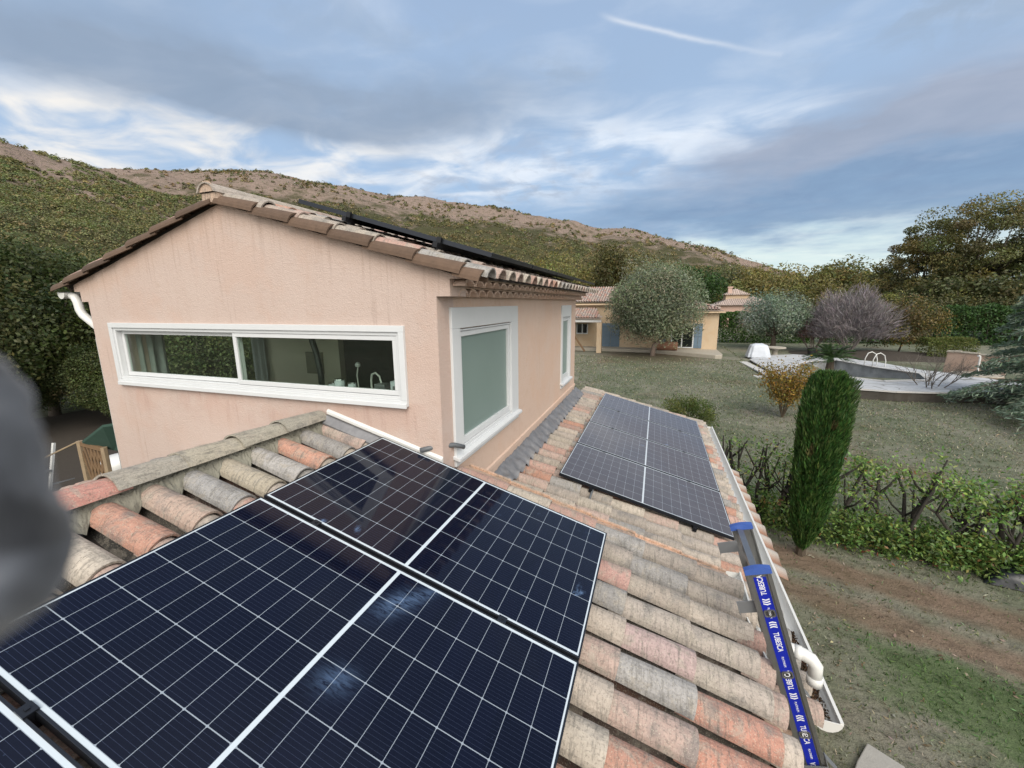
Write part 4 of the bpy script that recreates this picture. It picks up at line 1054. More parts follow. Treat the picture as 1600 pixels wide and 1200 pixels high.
# ---------------------------------------------------------------- things seen through the long window
def build_kitchen():
    zc = 4.032
    f = thing('tap', 'thin white curved tap behind the long window', 'tap', (-2.62, 3.32, zc))
    mb = MB(); mb.tube([(-2.62, 3.32, zc), (-2.62, 3.32, zc+.14), (-2.60, 3.31, zc+.20), (-2.55, 3.30, zc+.22), (-2.49, 3.28, zc+.19), (-2.46, 3.27, zc+.10)], .009, 8); mb.build('spout', M['white_pvc'], f)
    mb = MB(); mb.tube([(-2.62, 3.32, zc), (-2.62, 3.32, zc+.03)], .025, 10); mb.build('base', M['white_pvc'], f)
    l = thing('table_lamp', 'small white ball lamp on a wire behind the long window', 'lamp', (-2.86, 3.42, zc))
    mb = MB(); mb.tube([(-2.86, 3.42, zc), (-2.87, 3.42, zc+.16), (-2.85, 3.42, zc+.25)], .006, 6); mb.build('stem', M['white_pvc'], l)
    mb = MB(); mb.tube([(-2.85, 3.42, zc+.245), (-2.85, 3.42, zc+.255), (-2.85, 3.42, zc+.275), (-2.85, 3.42, zc+.29), (-2.85, 3.42, zc+.297)], [.010, .024, .028, .018, .005], 10); mb.build('bulb', M['white_frame'], l, smooth=True)
    b = thing('box', 'small printed white box standing in the right end of the long window', 'box', (-2.09, 3.1, zc))
    mb = MB(); mb.box(-2.20, -2.02, 3.04, 3.14, zc, zc+.20); mb.build('carton', M['white_sheet'], b, bevel=.003)
    mb = MB(); mb.box(-2.175, -2.045, 3.0375, 3.0395, zc+.05, zc+.16); mb.build('print', M['grey_plastic'], b)
    for i, (x, y, r, h, nm) in enumerate(((-3.02, 3.24, .045, .10, 'clear tumbler left of the other glassware in the long window'), (-2.90, 3.2, .05, .15, 'tall clear jar in the middle of the glassware behind the window'), (-2.77, 3.22, .04, .12, 'clear glass just left of the white tap'), (-3.20, 3.16, .06, .05, 'low white bowl at the left of the glassware'))):
        o = thing('jar' if i < 3 else 'bowl', nm, 'glassware', (x, y, zc))
        mb = MB(); mb.tube([(x, y, zc), (x, y, zc+h*.5), (x, y, zc+h)], [r*.8, r, r*.95], 12); mb.build('body', M['white_sheet'], o, smooth=True)
        mb = MB(); mb.tube([(x, y, zc+h), (x, y, zc+h+.012)], [r*1.02, r*.98], 12); mb.build('rim', M['chrome'], o)
    t_ = MB(); t_.box(-2.55, -2.28, 3.12, 3.34, zc, zc+.05); t_.box(-2.50, -2.38, 3.2, 3.3, zc+.05, zc+.13)
    tag(t_.build('dish_rack', M['aluminium_dull'], origin=(-2.4, 3.2, zc), bevel=.006), 'grey dish rack with crockery beside the tap', 'dish rack')
    mb = MB(); mb.tube([(-3.40, 3.3, 4.95), (-3.34, 3.3, 4.72), (-3.25, 3.3, 4.42), (-3.22, 3.3, 4.2), (-3.22, 3.3, 4.03)], .030, 10)
    tag(mb.build('stove_pipe', M['black_pipe'], origin=(-3.2, 3.3, 4.1), smooth=True), 'black curved pipe standing behind the long window', 'pipe')
    mb = MB(); mb.box(-4.62, -4.34, 4.49, 4.517, 3.96, 4.26)
    tag(mb.build('picture', M['curtain'], origin=(-4.48, 4.50, 4.1)), 'plain grey picture on the inner wall behind the black pipe', 'picture')
    bpy.data.objects['picture'].data.materials[0] = simple('picture_grey', (.20, .19, .14), .8)
    mb = MB(); rows = [[(XL+.36+.03*math.sin(y*60)*1.0, y, z) for y in np.arange(3.02, 3.34, .012)] for z in (2.95, 5.03)]
    mb.face_grid(rows)
    tag(mb.build('curtain', M['curtain'], origin=(XL+.36, 3.2, 4.0), smooth=True), 'pale grey curtain at the left end of the long window', 'curtain')
    mb = MB(); rows = [[(x, 4.44+.02*math.sin(x*55), z) for x in np.arange(-5.58, -5.32, .012)] for z in (2.95, 5.03)]
    mb.face_grid(rows)
    tag(mb.build('curtain', M['curtain'], origin=(-5.45, 4.44, 4.0), smooth=True), 'pale grey curtain seen just right of the sliding window mullion', 'curtain')
build_kitchen()

# ---------------------------------------------------------------- the finger that strays over the lens
def build_glove():
    t, b, out = new_mat('fleece')
    co = t.n('ShaderNodeTexCoord').outputs['Object']
    n = t.noise(co, 95, 2, .5, .6); n2 = t.noise(co, 260, 3, .6)
    c = t.mix(t.step(n, .38, .60), (.006, .008, .012), (.085, .095, .115)); c = t.mix(t.mul(t.step(n, .56, .64), .9), c, (.25, .225, .19))
    c = t.mix(t.mul(n2, .3), c, (.025, .028, .036))
    t.set(b.inputs['Base Color'], c); b.inputs['Roughness'].default_value = .95; b.inputs['Sheen Weight'].default_value = .4
    dist = .065
    path = [(-120, 560, 60), (-100, 590, 72), (-74, 640, 84), (-58, 700, 88), (-42, 760, 90), (-12, 820, 92), (2, 870, 88), (-14, 920, 82), (-70, 960, 78), (-140, 985, 72)]
    pts, rad = [], []
    for u, v, r in path:
        d = ray(u, v); L = np.linalg.norm(d); p = d/L*dist+np.array([0, 0, H]); pts.append(p); rad.append(r/FPX*dist/L*.93)
    P = []; RR = []
    for i in range(len(pts)-1):
        for k in range(4):
            f = k/4; P.append(pts[i]*(1-f)+pts[i+1]*f); RR.append(rad[i]*(1-f)+rad[i+1]*f)
    mb = MB(); mb.tube(P, RR, 20)
    v = mb.v
    for i, q in enumerate(v):
        n_ = mnoise.noise_vector(Vector(q)*160)*.0011+mnoise.noise_vector(Vector(q)*700)*.0004
        v[i] = (q[0]+n_[0], q[1]+n_[1], q[2]+n_[2])
    o = mb.build('gloved_finger', M['fleece'], origin=pts[5], smooth=True)
    tag(o, 'dark blue grey fleecy finger, blurred, at the left edge of the picture', 'gloved finger')
build_glove()

# ---------------------------------------------------------------- plants: builders
def crown_trunk(name, label, cat, base, height, rx, rz, cz, nclump, nleaf, size, pal, seed, group=None, aspect=.5, trunk_r=.14, limbs=8, shell=.45, clump=.34, mat='leaf', trunk_col=(.075, .06, .045), flat=1.0, jit=.16, trunk_bend=.1, dirk=0.0):
    """tree: a tapered trunk with limbs to leaf clumps and a crown of single leaves"""
    rng = np.random.default_rng(seed); base = np.array(base, float)
    root = thing(name, label, cat, base, group)
    c0 = base+np.array([0, 0, cz])
    cl = ball(nclump, rng, shell)*np.array([rx, rx, rz])*.82
    cl[:, 2] = np.where(cl[:, 2] < -rz*.55, cl[:, 2]*.6, cl[:, 2])
    cl += c0
    cr = rx*clump*rng.uniform(.55, 1.4, nclump)
    ccol = palette(nclump, pal, rng, jit)
    idx = rng.integers(0, nclump, nleaf)
    q = ball(nleaf, rng, .35); q[:, 2] *= flat
    P = cl[idx]+q*cr[idx][:, None]
    cols = np.clip(ccol[idx]*(1+rng.normal(size=(nleaf, 1))*.15)*(1+rng.normal(size=(nleaf, 3))*.06), .004, .6)
    nq = q/(np.linalg.norm(q, axis=1, keepdims=True)+1e-6); nq = nq*.8+(P-c0)/np.array([rx, rx, rz])*.35+np.array([0, 0, .35]); nq /= np.linalg.norm(nq, axis=1, keepdims=True)
    dirs = None
    if dirk: dirs = P-c0; dirs /= np.linalg.norm(dirs, axis=1, keepdims=True)+1e-6
    leaves('crown', P, size*rng.uniform(.6, 1.35, nleaf), aspect, cols, rng, M[mat], root, dirs=dirs, dirk=dirk, nrm=None if dirk else nq, nk=.5)
    mb = MB(); tc = (*trunk_col, rng.random())
    fork = base+np.array([rng.normal()*trunk_bend, rng.normal()*trunk_bend, max(cz-rz*.75, height*.14)])
    mb.tube([base-np.array([0, 0, .15]), base*.5+fork*.5+np.array([rng.normal()*trunk_bend*.6, 0, 0]), fork, c0+np.array([0, 0, rz*.1])], [trunk_r*1.35, trunk_r, trunk_r*.85, trunk_r*.3], 8, tc)
    far = np.argsort(rng.random(nclump))[:limbs]
    for i in far:
        m_ = fork*.45+cl[i]*.55+np.array([0, 0, -.12*rz])+rng.normal(size=3)*rx*.06
        mb.tube([fork, m_, cl[i]], [trunk_r*.55, trunk_r*.28, trunk_r*.08], 5, tc)
    mb.build('trunk', M['bark'], root, smooth=True)
    return root
def twig_tree(name, label, cat, base, height, spread, seed, col, col_tip, stems=7, depth=5, group=None, r0=.05, fan=.55, dome=None):
    """leafless many-stemmed tree"""
    rng = np.random.default_rng(seed); base = np.array(base, float)
    root = thing(name, label, cat, base, group)
    big, fine = MB(), MB(); cap = 15000; cnt = [0]
    def grow(p, d, L, r, lev):
        if cnt[0] > cap: return
        cnt[0] += 1
        d1 = d+rng.normal(size=3)*.12; d1 /= np.linalg.norm(d1)
        m_ = p+d1*L*.5; d2 = d1+rng.normal(size=3)*.14+np.array([0, 0, .05]); d2 /= np.linalg.norm(d2); e = m_+d2*L*.5
        k = min(1, lev/max(1, depth-1)); c = tuple(np.array(col)*(1-k)+np.array(col_tip)*k)
        tgt = big if lev < 2 else fine
        tgt.tube([p, m_, e], [r, r*.8, r*.6], 5 if lev < 2 else 3, (*c, rng.random()), cap=False)
        if lev < depth:
            for i in range(3 if lev else 3):
                dd = d2+rng.normal(size=3)*(.42 if lev else .32); dd[2] = dd[2]*.8+.22; dd /= np.linalg.norm(dd)
                grow(m_ if (i == 2 and lev) else e, dd, L*rng.uniform(.62, .82), r*.56, lev+1)
    for i in range(stems):
        a = 2*math.pi*(i+rng.random()*.6)/stems; o = np.array([math.cos(a), math.sin(a), 0])
        d = o*fan*rng.uniform(.5, 1.2)*spread/height*1.6+np.array([0, 0, 1]); d /= np.linalg.norm(d)
        grow(base+o*.12, d, height*.34, r0, 0)
    big.build('trunk', M['bark'], root, smooth=True)
    cr = fine.build('crown', M['bark'], root)
    if dome:
        n, sx, z0, sz = dome; q = ball(n, rng, .25); q[:, 2] = np.abs(q[:, 2])
        P = base+q*np.array([sx, sx, sz])*(1+.10*np.sin(q[:, :1]*9)+.08*np.sin(q[:, 1:2]*11))+np.array([0, 0, z0])
        D = q*np.array([.8, .8, .5])+np.array([0, 0, .5])+rng.normal(size=(n, 3))*.3; D /= np.linalg.norm(D, axis=1, keepdims=True)
        leaves('twigs', P, height*.13*rng.uniform(.5, 1.3, n), .045, palette(n, [col_tip, tuple(x*1.25 for x in col_tip), tuple(x*.75 for x in col_tip)], rng, .15), rng, M['bark'], cr, dirs=D, dirk=.8)
    return root
def box_hedge(name, label, p0, p1, width, height, n, size, pal, seed, group=None, round_=.15, cat='hedge', rough=.08, mat='leaf'):
    rng = np.random.default_rng(seed); p0, p1 = np.array(p0, float), np.array(p1, float)
    d = p1-p0; L = np.linalg.norm(d[:2]); d = d/np.linalg.norm(d); w = np.array([-d[1], d[0], 0])
    a = rng.random(n); s_ = rng.uniform(-1, 1, n); h = rng.random(n)
    face = rng.random(n)
    s_ = np.where(face < .35, np.where(rng.random(n) < .7, -1, 1)*rng.uniform(.85, 1.0, n), s_)
    h = np.where((face >= .35) & (face < .8), rng.uniform(.93, 1.0, n), h)
    e = np.abs(s_); h = h*(1-round_*e**4)
    lump = np.array([mnoise.noise(Vector((q*L*.8, z_*2, seed))) for q, z_ in zip(a, h)])
    P = p0+np.outer(a*L, d)+np.outer(s_*width/2*(1+lump*rough*2), w)
    P[:, 2] = p0[2]+h*height*(1+lump*rough)+rng.normal(size=n)*size*.25
    cols = palette(n, pal, rng, .2)
    root = thing(name, label, cat, (p0+p1)/2, group)
    leaves('foliage', P, size*rng.uniform(.6, 1.3, n), .55, cols, rng, M[mat], root)
    mb = MB(); k = max(2, int(L/.9))
    for i in range(k):
        q = p0+d*L*(i+.5)/k; mb.tube([q-np.array([0, 0, .1]), q+w*.05+np.array([0, 0, height*.5]), q+np.array([0, 0, height*.85])], [.05, .035, .015], 6, (.06, .05, .035, .3))
    mb.build('stems', M['bark'], root)
    return root

# ---------------------------------------------------------------- cypress, shrubs, laurel hedge
def build_cypress():
    rng = np.random.default_rng(4); base = np.array([2.93, 8.78, 0]); hgt = 3.62
    root = thing('cypress', 'dark green columnar cypress standing in front of the laurel hedge', 'cypress', base)
    n = 46000; a = rng.uniform(0, 2*math.pi, n); t = rng.random(n)**.9
    prof = np.interp(t, [0, .05, .15, .3, .55, .75, .9, .97, 1.0], [.05, .13, .215, .265, .295, .285, .25, .18, .07])
    lob = 1+.09*np.sin(a*3+t*5)+.07*np.sin(a*7-t*11)+.06*np.sin(a*13+t*23)+rng.normal(size=n)*.07+.10*np.array([mnoise.noise(Vector((math.cos(q)*2.2, math.sin(q)*2.2, w*9))) for q, w in zip(a, t)])
    rr = prof*lob*np.sqrt(rng.uniform(.62, 1.0, n))
    side = .10*t*np.cos(a)
    P = base+np.stack([rr*np.cos(a)+side+.10*t, rr*np.sin(a), .12+t*hgt*.97], 1)
    out = np.stack([np.cos(a)*.42, np.sin(a)*.42, np.ones(n)], 1)+rng.normal(size=(n, 3))*.16; out /= np.linalg.norm(out, axis=1, keepdims=True)
    cols = palette(n, [(.034, .085, .02), (.05, .115, .027), (.027, .068, .017), (.08, .13, .036)], rng, .25)
    tip = rng.random(n) > .95; cols[tip] = cols[tip]*1.7
    dry = np.array([mnoise.noise(Vector((math.cos(q)*1.7+5, math.sin(q)*1.7, w*6))) for q, w in zip(a, t)]) > .62; cols[dry] = palette(int(dry.sum()), [(.10, .085, .035), (.07, .075, .03)], rng, .2)
    leaves('crown', P, .115*rng.uniform(.6, 1.5, n), .16, cols, rng, M['leaf'], root, dirs=out, dirk=.85)
    n = 260; a = rng.uniform(0, 2*math.pi, n); k = rng.uniform(.86, 1.0, n)      # loose leading shoots at the top and one side
    mb = MB()
    mb.tube([base-(0, 0, .1), base+(0, 0, .5), base+(.05, 0, 2.9)], [.09, .08, .02], 8, (.06, .045, .03, .2)); mb.build('trunk', M['bark'], root)
    n2 = 2600; a = rng.uniform(-.5, .9, n2); t = rng.uniform(.66, .97, n2); r_ = .22+rng.random(n2)*.20
    P = base+np.stack([r_*np.cos(a)+.12*t, r_*np.sin(a), t*hgt], 1)
    leaves('shoots', P, .10*rng.uniform(.7, 1.4, n2), .14, palette(n2, [(.04, .08, .02), (.055, .09, .028)], rng), rng, M['leaf'], root, dirs=np.tile(np.array([[.55, .1, .85]]), (n2, 1)), dirk=.8)
build_cypress()

LAUREL = [(.085, .155, .04), (.11, .19, .05), (.065, .12, .033), (.17, .23, .06), (.13, .18, .05)]
def laurel_bush(base, hgt, spread, nst, nlow, nup, label, seed, lean=0.0):
    rng = np.random.default_rng(seed); base = np.array(base, float)
    root = thing('laurel_bush', label, 'bush', base, 'hard pruned laurel bushes of the hedge')
    stems = MB(); tips = []
    for i in range(nst):
        b = base+np.array([rng.uniform(-spread, spread)*.55, rng.uniform(-.12, .12), -.05])
        d = np.array([rng.normal()*.16+lean, rng.normal()*.12, 1.0]); L = hgt*rng.uniform(.85, 1.12)
        p1_ = b+d*L*.45; k = p1_+np.array([rng.normal()*.10, rng.normal()*.08, L*.28]); e = k+np.array([rng.normal()*.13, rng.normal()*.1, L*.28])
        r = rng.uniform(.034, .055); c = tuple(np.array([.030, .026, .021])*rng.uniform(.7, 1.3))+(rng.random(),)
        stems.tube([b, p1_, k, e], [r, r*.8, r*.62, r*.42], 6, c); tips.append(e)
        for j in range(rng.integers(2, 4)):
            s_ = p1_ if rng.random() < .6 else k; dd = np.array([rng.normal()*.55, rng.normal()*.35, .7]); dd /= np.linalg.norm(dd)
            m_ = s_+dd*L*.18; e2 = m_+(dd+np.array([0, 0, .5]))*L*rng.uniform(.08, .22)
            stems.tube([s_, m_, e2], [r*.55, r*.42, r*.28], 5, c); tips.append(e2)
    stems.build('stems', M['bark'], root, smooth=True)
    tips = np.array(tips)
    nl = nlow; P = base+np.stack([rng.uniform(-spread, spread, nl), rng.normal(size=nl)*.24-.12, .04+rng.random(nl)**1.4*hgt*.42], 1)
    q = tips[rng.integers(0, len(tips), nup)]+rng.normal(size=(nup, 3))*np.array([.15, .13, .11])
    A = np.concatenate([P, q]); nn = len(A)
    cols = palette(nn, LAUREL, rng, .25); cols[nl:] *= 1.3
    yl_ = rng.random(nn) > .955; cols[yl_] = palette(int(yl_.sum()), [(.24, .22, .06), (.16, .06, .035), (.25, .14, .06)], rng)
    out = np.tile(np.array([[0, -.25, .5]]), (nn, 1))
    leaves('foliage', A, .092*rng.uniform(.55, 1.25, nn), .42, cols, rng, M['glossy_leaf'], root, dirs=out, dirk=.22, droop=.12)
for i, (x, y, h_, sp, ns, nl, nu, lab, le) in enumerate((
    (1.92, 10.75, 1.75, .42, 4, 260, 60, 'nearly bare black stems of the hedge bush next to the white gutter end', -.05),
    (2.38, 10.25, 1.72, .42, 4, 520, 190, 'laurel bush with bare dark forks just left of the cypress', .02),
    (2.86, 9.95, 1.62, .40, 4, 700, 420, 'laurel bush hidden mostly behind the cypress', .02),
    (3.58, 9.72, 1.62, .45, 3, 800, 520, 'laurel bush with yellow green top just right of the cypress', .03),
    (4.20, 9.66, 1.72, .42, 2, 800, 160, 'laurel bush with one thick leaning bare stem', .14),
    (4.86, 9.56, 1.55, .45, 3, 980, 300, 'laurel bush with a long thin curved stem in mid hedge', -.12),
    (5.50, 9.46, 1.50, .45, 4, 1200, 560, 'laurel bush with a bright leafy crown right of the curved stem', .04),
    (6.14, 9.36, 1.42, .45, 4, 1300, 330, 'laurel bush with paired upright dark stems towards the right', .06),
    (6.80, 9.30, 1.42, .48, 4, 1300, 460, 'laurel bush behind the black sheet at the right edge', .05),
    (7.55, 9.2, 1.45, .5, 4, 1100, 420, 'last laurel bush at the right end of the pruned hedge', .0))):
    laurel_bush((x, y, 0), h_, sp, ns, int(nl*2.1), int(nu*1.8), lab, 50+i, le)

def stem_shrub(name, label, base, h, w, nleaf, size, pal, seed, nst=14, cat='shrub'):
    rng = np.random.default_rng(seed); base = np.array(base, float); root = thing(name, label, cat, base)
    mb = MB(); P = []
    for i in range(nst):
        a = rng.uniform(0, 2*math.pi); k = rng.uniform(.2, 1); d = np.array([math.cos(a)*w*.5*k, math.sin(a)*w*.5*k, h*rng.uniform(.75, 1.0)])
        m_ = base+d*np.array([.35, .35, .5]); e = base+d
        mb.tube([base+d*.03-(0, 0, .05), m_, e], [.018, .012, .005], 5, (.09, .07, .045, rng.random()))
        f = rng.uniform(.38, 1.02, nleaf//nst)[:, None]
        P.append(np.where(f < .5, base+d*.03+(m_-base)*f*2, m_+(e-m_)*(f-.5)*2)+rng.normal(size=(nleaf//nst, 3))*np.array([w, w, h])*.085)
    mb.build('stems', M['bark'], root); P = np.concatenate(P)
    leaves('foliage', P, size*rng.uniform(.6, 1.3, len(P)), .5, palette(len(P), pal, rng, .22), rng, M['leaf'], root); return root
gy = lambda u, v: at_g(u, v)
stem_shrub('autumn_shrub', 'yellow leaved upright shrub on the lawn left of the cypress', gy(1222, 652), 2.15, 2.3, 5200, .10, [(.28, .18, .03), (.22, .15, .03), (.14, .12, .035), (.18, .10, .03)], 61, 18)
crown_trunk('round_shrub', 'low round green shrub on the lawn beyond the lower roof', 'shrub', gy(1072, 672), 1.3, 1.08, .62, .62, 60, 9000, .085, [(.07, .10, .025), (.10, .125, .03), (.05, .075, .02), (.13, .13, .035)], 62, aspect=.3, trunk_r=.05, shell=.3, clump=.28, dirk=.45)
twig_tree('bare_shrub', 'thin leafless shrub standing against the pool terrace', 'shrub', gy(1452, 618), 2.3, 2.2, 63, (.10, .085, .07), (.15, .13, .11), 6, 4, r0=.035)

# palm like plant behind the cypress
def build_cycad():
    rng = np.random.default_rng(7); base = at_g(1292, 606)+np.array([0, 0, 0]); root = thing('cycad', 'dark green fan of palm fronds peeping over the cypress top', 'palm', base)
    mb = MB(); mb.tube([base-(0, 0, .1), base+(0, 0, .9), base+(0, 0, 1.5)], [.22, .2, .15], 8, (.06, .045, .03, .1)); mb.build('trunk', M['bark'], root)
    P, D = [], []
    for i in range(42):
        a = rng.uniform(0, 2*math.pi); el_ = rng.uniform(.1, 1.2); Lf = 1.25
        for k in np.linspace(.12, 1, 26):
            p = base+np.array([math.cos(a)*Lf*k*math.cos(el_), math.sin(a)*Lf*k*math.cos(el_), 1.55+Lf*k*math.sin(el_)-.45*k*k])
            for sg in (-1, 1): P.append(p); D.append([-math.sin(a)*sg+math.cos(a)*.5, math.cos(a)*sg+math.sin(a)*.5, .25])
    P = np.array(P); D = np.array(D); D /= np.linalg.norm(D, axis=1, keepdims=True)
    leaves('fronds', P+D*.1, .26, .10, palette(len(P), [(.03, .06, .02), (.045, .08, .025)], rng), rng, M['leaf'], root, dirs=D, dirk=.92)
build_cycad()
# ---------------------------------------------------------------- pool terrace
def build_terrace():
    zt = .86
    tp = lambda u, v, z=zt: at_z(u, v, z)
    t, b, out = new_mat('paving')
    co = t.n('ShaderNodeTexCoord').outputs['Object']
    vor = t.n('ShaderNodeTexVoronoi', feature='DISTANCE_TO_EDGE'); t.set(vor.inputs['Vector'], t.v('MULTIPLY', co, (1.0, 1.7, 1.0))); vor.inputs['Scale'].default_value = .8
    n = t.noise(co, 1.2, 6, .65); n2 = t.noise(co, 9, 5, .7); n3 = t.noise(t.v('MULTIPLY', co, (1, 2.6, 1)), .55, 4, .6)
    c = t.mix(n, (.31, .32, .33), (.53, .545, .56)); c = t.mix(t.mul(t.step(n2, .5, .68), .5), c, (.22, .22, .21))
    c = t.mix(t.mul(t.step(n3, .52, .62), .45), c, (.20, .20, .19)); c = t.mix(t.mul(t.sub(1.0, t.step(vor.outputs[0], .0, .035)), .8), c, (.13, .125, .11))
    t.set(b.inputs['Base Color'], c); b.inputs['Roughness'].default_value = .7
    # outer edge of the terrace, going round it
    pool = [tp(*q)[:2] for q in ((1236, 574), (1262, 565), (1306, 562.5), (1366, 573.5), (1440, 584), (1452, 594), (1380, 595.5), (1312, 588), (1262, 580))]
    front = [tp(*q)[:2] for q in ((1172, 561), (1206, 580), (1262, 600), (1330, 606), (1400, 611), (1480, 613), (1560, 614), (1640, 612))]
    back = [tp(*q)[:2] for q in ((1640, 600), (1560, 594), (1500, 584), (1440, 578), (1372, 566), (1310, 558), (1240, 553.5), (1190, 555))]
    bm = bmesh.new()
    ring = front+back
    ov = [bm.verts.new((x, y, zt)) for x, y in ring]; iv = [bm.verts.new((x, y, zt)) for x, y in pool]
    es = [bm.edges.new((ov[i], ov[(i+1) % len(ov)])) for i in range(len(ov))]+[bm.edges.new((iv[i], iv[(i+1) % len(iv)])) for i in range(len(iv))]
    bmesh.ops.triangle_fill(bm, use_beauty=True, use_dissolve=False, edges=es)
    for f in bm.faces:
        if f.normal.z < 0: f.normal_flip()
    me = bpy.data.meshes.new('pool_terrace'); bm.to_mesh(me); bm.free()
    o = bpy.data.objects.new('pool_terrace', me); COL.objects.link(o); me.materials.append(M['paving']); tag(o, kind='structure')
    # retaining edge under the slabs
    mb = MB()
    for i in range(len(ring)):
        (x0, y0), (x1, y1) = ring[i], ring[(i+1) % len(ring)]
        mb.poly([(x0, y0, -.2), (x1, y1, -.2), (x1, y1, zt-.07), (x0, y0, zt-.07)])
    build_stucco('terrace_stone', (0.038, 0.0342, 0.0289), (0.0912, 0.0836, 0.0722), (0.019, 0.0167, 0.0152))
    w = mb.build('terrace_wall', M['terrace_stone']); tag(w, kind='structure')
    mb = MB()
    for i in range(len(front)-1):
        p, q = np.array([*front[i], zt-.036]), np.array([*front[i+1], zt-.036]); mb.bar(p, q, .10, .068)
    tag(mb.build('terrace_edge', M['stone_white']), kind='structure')
    pl = thing('swimming_pool', 'empty kidney shaped pool with grimy grey walls in the white terrace', 'pool', (*np.mean(pool, 0), zt))
    mb = MB(); n = len(pool)
    for i in range(n):
        (x0, y0), (x1, y1) = pool[i], pool[(i+1) % n]
        mb.poly([(x0, y0, zt-.01), (x1, y1, zt-.01), (x1, y1, -.9), (x0, y0, -.9)][::-1])
    mb.poly([(x, y, -.9) for x, y in pool]); mb.build('basin', M['dirty_tile'], pl)
    mb = MB()
    for i in range(n):
        p, q = np.array([*pool[i], zt+.012]), np.array([*pool[(i+1) % n], zt+.012]); mb.bar(p, q, .24, .04)
    mb.build('coping', M['stone_white'], pl)
    c = tp(1366, 572); ld = thing('pool_ladder', 'white curved handrails at the rim of the empty pool', 'pool ladder', c)
    ex = np.array([.30, -.95, 0])*.62; ey = np.array([.94, .34, 0])*.8
    for k in (0, 1):
        mb = MB(); o = c+ex*k-ex*.5
        mb.tube([o-ey*.5, o-ey*.48+(0, 0, .45), o-ey*.30+(0, 0, .78), o+ey*.0+(0, 0, .86), o+ey*.35+(0, 0, .70), o+ey*.50+(0, 0, .35), o+ey*.52-(0, 0, .9)], .026, 8); mb.build('rail', M['white_pvc'], ld, smooth=True)
    for z in (-.1, -.4, -.7):
        mb = MB(); o = c+ey*.52+(0, 0, z); mb.bar(o-ex*.5, o+ex*.5, .09, .03); mb.build('step', M['white_pvc'], ld)
    # two broad steps down to the lawn
    for k, (q0, q1, z) in enumerate((((1166, 565), (1212, 587), .70),)):
        a, c2 = tp(*q0, z), tp(*q1, z); d = (c2-a)/np.linalg.norm(c2-a); w_ = np.array([d[1], -d[0], 0])
        if w_[1] > 0: w_ = -w_
        for j, dz in enumerate((-.0, -.16)):
            mb = MB(); off = w_*(.25+.48*j)*(1)
            mb.obox((a+c2)/2-off*0+w_*(.22+.46*j)+(0, 0, dz-.05+.02), (d, np.cross((0, 0, 1), d), (0, 0, 1)), (np.linalg.norm(c2-a)/2, .26, .05))
            st = mb.build('step', M['stone_white'], bevel=.02); tag(st, kind='structure')
    return zt
ZT = build_terrace()
# heap under a white tarpaulin
def build_tarp():
    c = at_z(1184, 557, .84); w, d, h = 1.55, 1.3, 1.0
    mb = MB(); rows = []
    for i in range(26):
        v_ = i/25; row = []
        for j in range(40):
            a = 2*math.pi*j/40; sx = np.sign(math.cos(a))*abs(math.cos(a))**.45; sy = np.sign(math.sin(a))*abs(math.sin(a))**.45
            k = .70+.30*(1-v_/.7)**.8 if v_ < .7 else .70*math.sqrt(max(0, (1-v_)/.3))
            z = h*(v_/.7*.86 if v_ < .7 else .86+.14*(v_-.7)/.3)
            fold = 1+.07*math.sin(a*9+v_*2)*(1-v_)+.05*mnoise.noise(Vector((sx*3, sy*3, v_*4)))
            row.append((c[0]+sx*w/2*k*fold, c[1]+sy*d/2*k*fold, c[2]-.02+z+.05*mnoise.noise(Vector((sx*k*4, sy*k*4, 2)))*(v_ > .3)))
        rows.append(row)
    mb.face_grid(rows, closed=True)
    tag(mb.build('tarpaulin', M['white_sheet'], origin=c, smooth=True), 'heap covered by a white tarpaulin at the left corner of the pool terrace', 'tarpaulin')
build_tarp()
